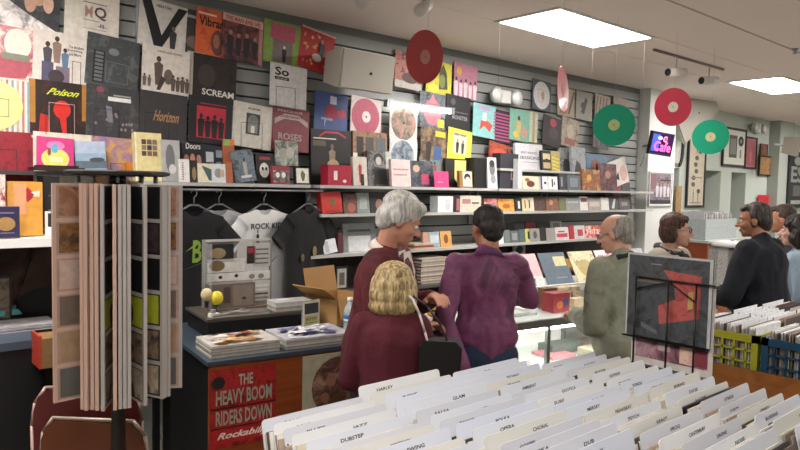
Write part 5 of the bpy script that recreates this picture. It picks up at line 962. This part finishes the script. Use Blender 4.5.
# blonde woman
fwd = (f0 * 1.0 + r0 * .12).normalized()
Rw, Hw = person('blonde woman with bobbed hair and a dark maroon sweater seen from behind', at(393, 2.8), ang(fwd), .83, 4, 4, 6, 0,
       Lh=(-.07, .19, 1.0), Le=(-.22, .02, 1.1), Rh=(.08, .2, .98), Re=(.22, .02, 1.1), top=mat('#4e1120', .9, bump=.2, bscale=60, vary=.1, vscale=5), pants='#16141a', skin='#c89a80', female=True,
       hair=dict(m=('#6e5a38', '#a48e60', '#c9b488'), e=[((0, -.018, .045), (.1, .105, .082)), ((0, -.04, .0), (.114, .095, .08)), ((0, -.05, -.05), (.124, .085, .075)), ((0, -.05, -.105), (.126, .078, .06)), ((.098, .01, -.05), (.028, .06, .1)), ((-.098, .01, -.05), (.028, .06, .1))], f=.0, fs=30), haircol='#8a7448', topname='sweater', tight=1.03, long_top=.12)
# her bag
q = at(444, 2.74)
t = empty('handbag', (q[0], q[1], 1.05), ang(fwd), 'black handbag with a white-edged strap at the blonde woman\'s right side', 'bag')
m = MB().prism([(-.1, -.14), (.1, -.14), (.11, .05), (.08, .08), (-.08, .08), (-.11, .05)], -.05, .05, mat('#0d0d10', .5)); m.build('body', t)
t.scale = (.8, .9, .9)
MB().path([(-.06, -.03, .05), (-.08, -.05, .12), (-.11, -.05, .2), (-.145, -.03, .26), (-.18, .02, .275)], .006, mat('#c8c0b8', .6), 8).path([(.04, -.02, .06), (0, -.03, .15), (-.07, -.03, .23), (-.15, .0, .275)], .005, '#15151a', 8).build('strap', t)
# purple shirt
PUR = mat('m#5a2c4c#7c4266#68345a', .6, vscale=2.5, bump=.35, bscale=12)
fwd = (f0 * .95 - r0 * .1).normalized()
person('dark-haired man in a purple long-sleeved shirt and jeans seen from behind', at(489, 3.42), ang(fwd), .965, 2, 18, 10, 0,
       Lh=(-.15, -.16, .88), Le=(-.25, -.1, 1.12), Rh=(.16, .33, 1.2), Re=(.26, .1, 1.2), top=PUR, pants='#24344f', skin='#a06c54',
       hair=dict(m=('#0e0b0a', '#17120f', '#241c18'), e=short() + [((0, .03, .08), (.05, .05, .035))], f=.003, fs=50), collar='#5a2c54', topname='shirt', long_top=-.04, haircol='#1c1410', tight=.98, fold=.012)
# khaki jacket
KH = mat('m#6c7060#8a8e7c#7a7e6e', .8, vscale=2, bump=.3, bscale=14)
fwd = (-r0 * .55 + f0 * .83).normalized()
person('balding grey-haired man with glasses in a khaki jacket', at(629, 3.66), ang(fwd), .945, 6, 22, 12, 0,
       Lh=(-.08, .3, 1.08), Le=(-.22, .04, 1.08), Rh=(.2, .14, .92), Re=(.24, -.02, 1.1), top=KH, pants='#2c2c2c', skin='#c4957e',
       hair=dict(m=('#6c675f', '#8a857c', '#a09a90'), e=[((0, -.045, .02), (.080, .066, .062)), ((0, -.05, .045), (.07, .066, .06)), ((.070, -.02, .005), (.012, .032, .034)), ((-.070, -.02, .005), (.012, .032, .034)), ((0, -.062, -.035), (.058, .042, .04))], f=.002, fs=50), glasses=True, collar='#22262a', topname='jacket', haircol='#8a857c', tight=1.24, belly=.02, fold=.013)
# woman with glasses
fwd = (r0 * .6 - f0 * .75).normalized()
person('brown-haired woman with glasses, a beige sweater and a dark patterned scarf, talking', at(667, 4.5), ang(fwd), .935, 4, 22, 0, 4,
       Lh=(-.12, .3, 1.05), Le=(-.26, .06, 1.1), Rh=(.12, .32, 1.04), Re=(.26, .08, 1.1), top=mat('#a89e92', .9, bump=.2, bscale=60), pants='#22222a', skin='#c99a86', female=True, smile=True,
       hair=dict(m=('#2a1810', '#3c2418', '#5a3826'), e=[((0, -.02, .05), (.086, .094, .08)), ((0, -.055, -.01), (.084, .062, .09)), ((.074, -.02, -.02), (.02, .04, .065)), ((-.074, -.02, -.02), (.02, .04, .065)), ((0, .045, .082), (.06, .035, .028))], f=.004), glasses=True, scarf=True, topname='sweater', haircol='#3c2418', tight=1.2)
# navy man
NV = mat('#0a0e19', .9, bump=.2, bscale=40)
fwd = (-r0 * .6 + f0 * .8).normalized()
person('dark-haired stubbly man in a navy sweater facing left', at(768, 4.38), ang(fwd), .985, 6, 24, 6, 0,
       Lh=(-.14, .36, 1.06), Le=(-.3, .08, 1.1), Rh=(.12, .36, 1.06), Re=(.28, .08, 1.1), top=NV, pants='#1c1c22', skin='#a87458',
       hair=dict(m=('#1a1512', '#2a211c', '#4c443e'), e=short() + [((0, .035, .08), (.055, .045, .03)), ((.06, .0, -.02), (.012, .02, .03)), ((-.06, .0, -.02), (.012, .02, .03))], f=.003), topname='sweater', haircol='#2a211c', tight=1.27, belly=.02, fold=.009)
fwd = (-r0 * .75 + f0 * .4).normalized()
person('brown-haired man mostly hidden behind the man in navy', at(791, 5.3), ang(fwd), .97, 4, 0, 4, 0, top='#3a3c3e', pants='#1c1c22', skin='#b07a60',
       hair=dict(m=('#2a1e16', '#3a2a20', '#4c3a2e'), e=short() + [((0, .035, .08), (.055, .045, .03))], f=.003), topname='shirt', haircol='#3a2a20')
fwd = (-r0 * .8 + f0 * .45).normalized()
person('curly dark-haired woman in a light blue top at the right edge', at(803, 4.75), ang(fwd), .93, 2, 0, 0, 0, top=mat('#8fa4b4', .85, bump=.2, bscale=40), pants='#22222a', skin='#c99a88', female=True, smile=True,
       hair=dict(m=('#0f0b09', '#1d1512', '#332620'), e=[((0, -.03, .045), (.1, .1, .088)), ((0, -.07, -.03), (.105, .075, .09)), ((.08, -.02, -.04), (.035, .055, .08)), ((-.08, -.02, -.04), (.035, .055, .08)), ((0, -.07, -.11), (.09, .06, .06))], f=.014, fs=30), topname='sweater', haircol='#1d1512', tight=1.08)
# ================================================================ RECORD BINS (foreground)
t = empty('record_bin', (.72, .35, 0), 0, 'long record bin table in the foreground, four columns of records wide', 'record bin')
BW = wood('#7c4a26', '#8f5a30', 1.2)
cols = [(.05, 1.04), (.377, 1.06), (.70, 1.1), (1.023, 1.1)]
MB().box(0, 1.42, 0, 1.16, 0, .86, BW).build('cabinet', t)
m = MB().box(0, 1.42, 0, 1.16, .86, .88, BLACKM)
for x in (.03, .366, .688, 1.012, 1.335): m.box(x, x + .012, 0, 1.10, .88, 1.0, BLACKM)
m.box(0, 1.347, 1.10, 1.112, .88, 1.05, BLACKM).box(0, 1.347, 0, .012, .88, 1.05, BLACKM)
m.build('bin_tray', t)
MB().box(.70, 1.335, .478, .484, .88, 1.172, BLACKM).build('partition', t)
MB().box(.02, .37, .818, .826, .88, 1.165, BLACKM).build('partition', t)
words = iter('FOLK SOUL BLUES JAZZ DUBSTEP REGGAE MOTOWN SWING BEBOP DISCO HARLEY PUNK INDIE METAL GLAM SALSA LATIN TANGO POLKA OPERA CHORAL GOSPEL SKA DUB FUNK PQ HOUSE TECHNO TRANCE AMBIENT LOUNGE EXOTICA SURF GARAGE MERSEY FREAKBEAT PSYCH KRAUT PROG CANTERBURY DRONE NOISE GOTH SYNTH ELECTRO FREESTYLE BOOGIE DOOWOP CROONERS TORCH STRINGS BIGBAND DIXIE RAGTIME STRIDE CAJUN ZYDECO BLUEGRASS HONKYTONK OUTLAW NASHVILLE COUNTRY WESTERN RODEO HAWAII CALYPSO AFROBEAT HIGHLIFE RAI FADO FLAMENCO BOSSA SAMBA TROPIC CUMBIA MARIACHI CELTIC SHANTY CAROLS SPOKEN COMEDY SCORES MUSICALS BALLET CHAMBER SOLO CELLO ORGAN HARP LUTE MINIMAL NEWAGE WORLD IMPORTS RARE USED NEWIN SALE LOCAL LIVE DEMOS SINGLES REMIX MIXES TRIBUTE COVERS OLDIES VOCAL DUETS TRIOS QUARTET RAVE GRIME CRUNK'.split())
names = ['leftmost', 'second from left', 'third from left', 'rightmost']
tilt = radians(-14); dy = .0125
hcol = ['#cfd4dc', '#d6d8da', '#d0d0ca', '#ccd2de', '#c6c9d0']
spin = ['#d0ccc0', '#8c7c6c', '#b8b0a4', '#5c4c44', '#c8c0a8', '#3c3836', '#a89484', '#d8d4cc']
W2, Hh = .304, .304
rng = random.Random(3)
def card_mesh(col, txt, w, h, u=None):
    m = MB(); r = .009; o = [(-w / 2, 0), (w / 2, 0)] + [(w / 2 - r + r * cos(a), h - r + r * sin(a)) for a in (0, pi / 4, pi / 2)] + [(-w / 2 + r + r * cos(a), h - r + r * sin(a)) for a in (pi / 2, 3 * pi / 4, pi)]
    m.prism(o, 0, .0018, mat(col, .35))
    if txt:
        L = .0065 * len(txt) + .02; u0 = u if u else .5
        draw(m, [('t', txt, u0, .925, min(.95, u0 + L / w), .028, '#101014')] + ([('r', u0 + .02, .885, min(.9, u0 + L / w * .8), .897, '#4c4c56')] if len(txt) % 2 else []), w, h, 0, None, -w / 2, 0)
    return m
ranges = [(.58, 1.04), (.42, 1.06), (.2, 1.07), (.12, .97)]   # filled part of each column, from the front
parts = [[.82], [], [.48], [.48]]
nl = 0
cname = dict(zip(spin, ['pale cream', 'brown', 'stone', 'dark brown', 'cream', 'black', 'tan', 'off-white']))
for ci in range(4):
    y = ranges[ci][1]; cx = .72 + cols[ci][0] + .165 + (-.01 if ci else 0); k = rng.randint(0, 2); cnt = 0; wd = None; rk = 0
    while y > ranges[ci][0]:
        if any(-.07 < y - p < .012 for p in parts[ci]) and any(y - p > -.07 for p in parts[ci]):
            # leave room for the tilted partition
            yy = [p for p in parts[ci] if -.07 < y - p < .012]
            if yy and y - yy[0] > -.012: y -= .012; 
        hdr = (k % 4 == 0); dx = rng.uniform(-.009, .009)
        base = (cx + dx, .35 + y - .075, .884)
        if hdr:
            wd = next(words, None); rk = 0
            z = rng.uniform(-.004, .008) + (.012 if ci == 1 else 0)
            o = card_mesh(rng.choice(hcol), wd, W2, .314 + z, rng.choice([.3, .45, .55, .2])).build('header_card', None, base, (tilt, 0, 0))
            tag(o, 'white header card lettered %s in the %s column of the record bin' % (wd, names[ci]), 'header card', 'header cards in the record bin')
        else:
            h = Hh - .016 + rng.uniform(-.006, .007); c = rng.choice(spin); m = MB().box(-.148, .148, 0, .004, 0, h, '#cfccc2' if rng.random() < .3 else c)
            m.box(-.149, -.1475, -.0002, .0042, 0, h, c)
            rk = rk + 1
            tag(m.build('record', None, base, (tilt, 0, 0)), ('%s-edged record, %s in front of the header card lettered %s' % (cname[c], ['nearest', 'second', 'third', 'fourth', 'fifth'][rk - 1], wd)) if wd else '%s-edged record, %s from the back of the %s column' % (cname[c], OR[rk], names[ci]), 'record', 'records in the %s column of the record bin' % names[ci])
        y -= dy * (1.0 if not hdr else .62); k += 1; cnt += 1
        if y < ranges[ci][0]: break
# large plain sleeve in front of third column
# ---------------------------------------------------------------- wire stand with two covers at the right end of the bins
pA = atx(628, 300, 2.30); pB = atx(714, 300, 2.30)
t = empty('wire_stand', (2.285, 1.19, .0), 0, 'black wire stand holding two framed-looking covers at the end of the record bin', 'stand')
wm = mat('#0c0c0d', .35, .3)
yl, yr = 1.335, 1.02
for y in (1.28, 1.155, 1.055):
    MB().path([(-.012, y - 1.19, .9), (-.012, y - 1.19, 1.435)], .0035, wm, 8).build('front_wire', t)
MB().path([(-.012, .09, 1.435), (-.012, -.2, 1.435)], .003, wm, 8).build('cross_wire', t)
MB().path([(-.012, .09, 1.39), (-.012, -.035, 1.43), (-.012, -.135, 1.37)], .0025, wm, 8).build('cross_wire', t)
MB().path([(.05, .12, 0), (.05, .12, 1.40), (.05, -.16, 1.40), (.05, -.16, 0)], .006, wm, 8).build('back_frame', t)
MB().box(-.03, .08, -.2, .2, 0, .02, wm).build('base', t)
MB().box(-.012, .004, -.18, .14, 1.209, 1.215, wm).build('ledge', t)
MB().box(-.012, .04, -.19, .12, 1.103, 1.110, wm).build('ledge', t)
def sidecover(name, label, z, art, base, y0, y1, h, x):
    w = y0 - y1; T = Matrix.Rotation(-pi / 2, 4, 'Z')
    m = MB().box(-w / 2, w / 2, 0, .006, 0, h, base, T); draw(m, art, w, h, 0, T, -w / 2, 0)
    o = m.build(name, None, (x, (y0 + y1) / 2, z)); tag(o, label, 'record cover', 'covers in the black wire stand')
sidecover('record_sleeve', 'dark grey cover with a red painted shape, upper one in the wire stand', 1.217, [('r', 0, 0, 1, 1, '#a9aaa8'), ('r', .02, .0, .965, .975, 'm#33363a#45484b#2a2c2f'), ('p', [(.44, .83), (.88, .8), (.88, .32), (.42, .18), (.4, .4), (.6, .5), (.58, .66)], 'm#8c3c38#a8504a#7a3430'), ('p', [(.74, .4), (.8, .42), (.8, .62), (.74, .6)], '#a88a50'), ('r', .12, .66, .5, .7, '#6c6258'), ('r', .3, .88, .42, .89, '#8c8e90'), ('p', [(.2, .12), (.4, .05), (.4, .1), (.2, .18)], '#5a5c60')], '#3a3c3e', 1.322, 1.005, .305, 2.283)
sidecover('record_sleeve', 'pink and grey collage cover with white border, lower in the wire stand', 1.112, [('r', 0, 0, 1, 1, '#c4bfb8'), ('r', .06, .08, .95, .96, 'm#4c3a40#8c5c68#a88890'), ('r', .62, .1, .8, .32, 'm#c89c8c#d8b8a8#b0606c'), ('r', .35, .2, .5, .3, '#b09c9c'), ('p', [(.8, .1), (.95, .1), (.95, .9), (.8, .6)], '#7c3440')], '#c4bfb8', 1.302, 1.0, .31, 2.296)
# crates on table
TX = 3.29
t = empty('crate_table', (TX, 1.1, 0), 0, 'orange-brown wooden table edged by a raised board under the coloured crates', 'table')
OB = wood('#7c4a20', '#95602c', 1.)
MB().box(0.02, 1.3, -.6, .5, .74, .79, OB).build('tabletop', t); MB().box(0, .018, -.62, .5, .55, .92, OB).build('side_board', t)
for a in ((.05, -.55), (1.2, -.55), (.05, .42), (1.2, .42)): MB().box(a[0], a[0] + .05, a[1], a[1] + .05, 0, .74, OB).build('leg', t)
def crate(label, x, y, col, w=.36, d=.33, h=.285):
    t = empty('record_crate', (x, y, .792), 0, label, 'crate', 'plastic crates on the table'); cm = mat(col, .4); m = MB()
    th = .012
    for z0, z1 in ((0, .03), (h - .035, h)): m.box(0, w, 0, th, z0, z1, cm).box(0, w, d - th, d, z0, z1, cm).box(0, th, th, d - th, z0, z1, cm).box(w - th, w, th, d - th, z0, z1, cm)
    for a, b in ((0, 0), (w - .03, 0), (0, d - .03), (w - .03, d - .03)): m.box(a, a + .03, b, b + .03, 0, h, cm)
    for z in (.09, .15, .205): m.box(.002, .008, .03, d - .03, z, z + .01, cm).box(w - .008, w - .002, .03, d - .03, z, z + .01, cm).box(.03, w - .03, .002, .008, z, z + .01, cm).box(.03, w - .03, d - .008, d - .002, z, z + .01, cm)
    for i in range(1, 6):
        yy = d * i / 6; m.box(.002, .008, yy - .005, yy + .005, .03, h - .03, cm).box(w - .008, w - .002, yy - .005, yy + .005, .03, h - .03, cm)
        xx = w * i / 6; m.box(xx - .005, xx + .005, .002, .008, .03, h - .03, cm).box(xx - .005, xx + .005, d - .008, d - .002, .03, h - .03, cm)
    m.build('lattice', t); MB().box(.01, w - .01, .01, d - .01, 0, .006, cm).build('floor', t)
    return x, y
def crecs(x, y, n, lab):
    for i in range(n):
        cx2 = x + .18; yy = y + .022 + i * (.286 / n); h = .31 + rng.uniform(-.006, .008)
        hd = i % 5 == 2
        m = MB().box(-.155, .155, 0, .0045, 0, h, '#dfe2e6' if (hd or rng.random() < .5) else rng.choice(spin)); m.box(-.1556, -.1545, 0, .0045, 0, h, sc := rng.choice(spin[1:7]))
        tag(m.build('record', None, (cx2, yy, .80), (0, 0, 0)), '%s-edged record, %s from the near end, in the %s' % (cname[sc], OR[i], lab.split(' at ')[0].split(' in front')[0].split(' right')[0]), 'record', 'records in the ' + lab)
for x, y, col, lab, n in ((3.325, 1.24, '#9a9a26', 'yellow crate at the left corner of the table', 22), (3.325, .895, '#12405c', 'dark blue crate in front of the yellow crate', 22), (3.70, 1.24, '#3c3c40', 'grey crate right behind the yellow crate', 10), (3.70, .895, '#202024', 'black crate right of the dark blue crate', 10), (4.075, 1.24, '#2c4a34', 'dark green crate at the far corner of the table', 8), (4.075, .895, '#5a2c20', 'brown crate at the far right of the table', 8)):
    crate(lab, x, y, col); crecs(x, y, n, lab)
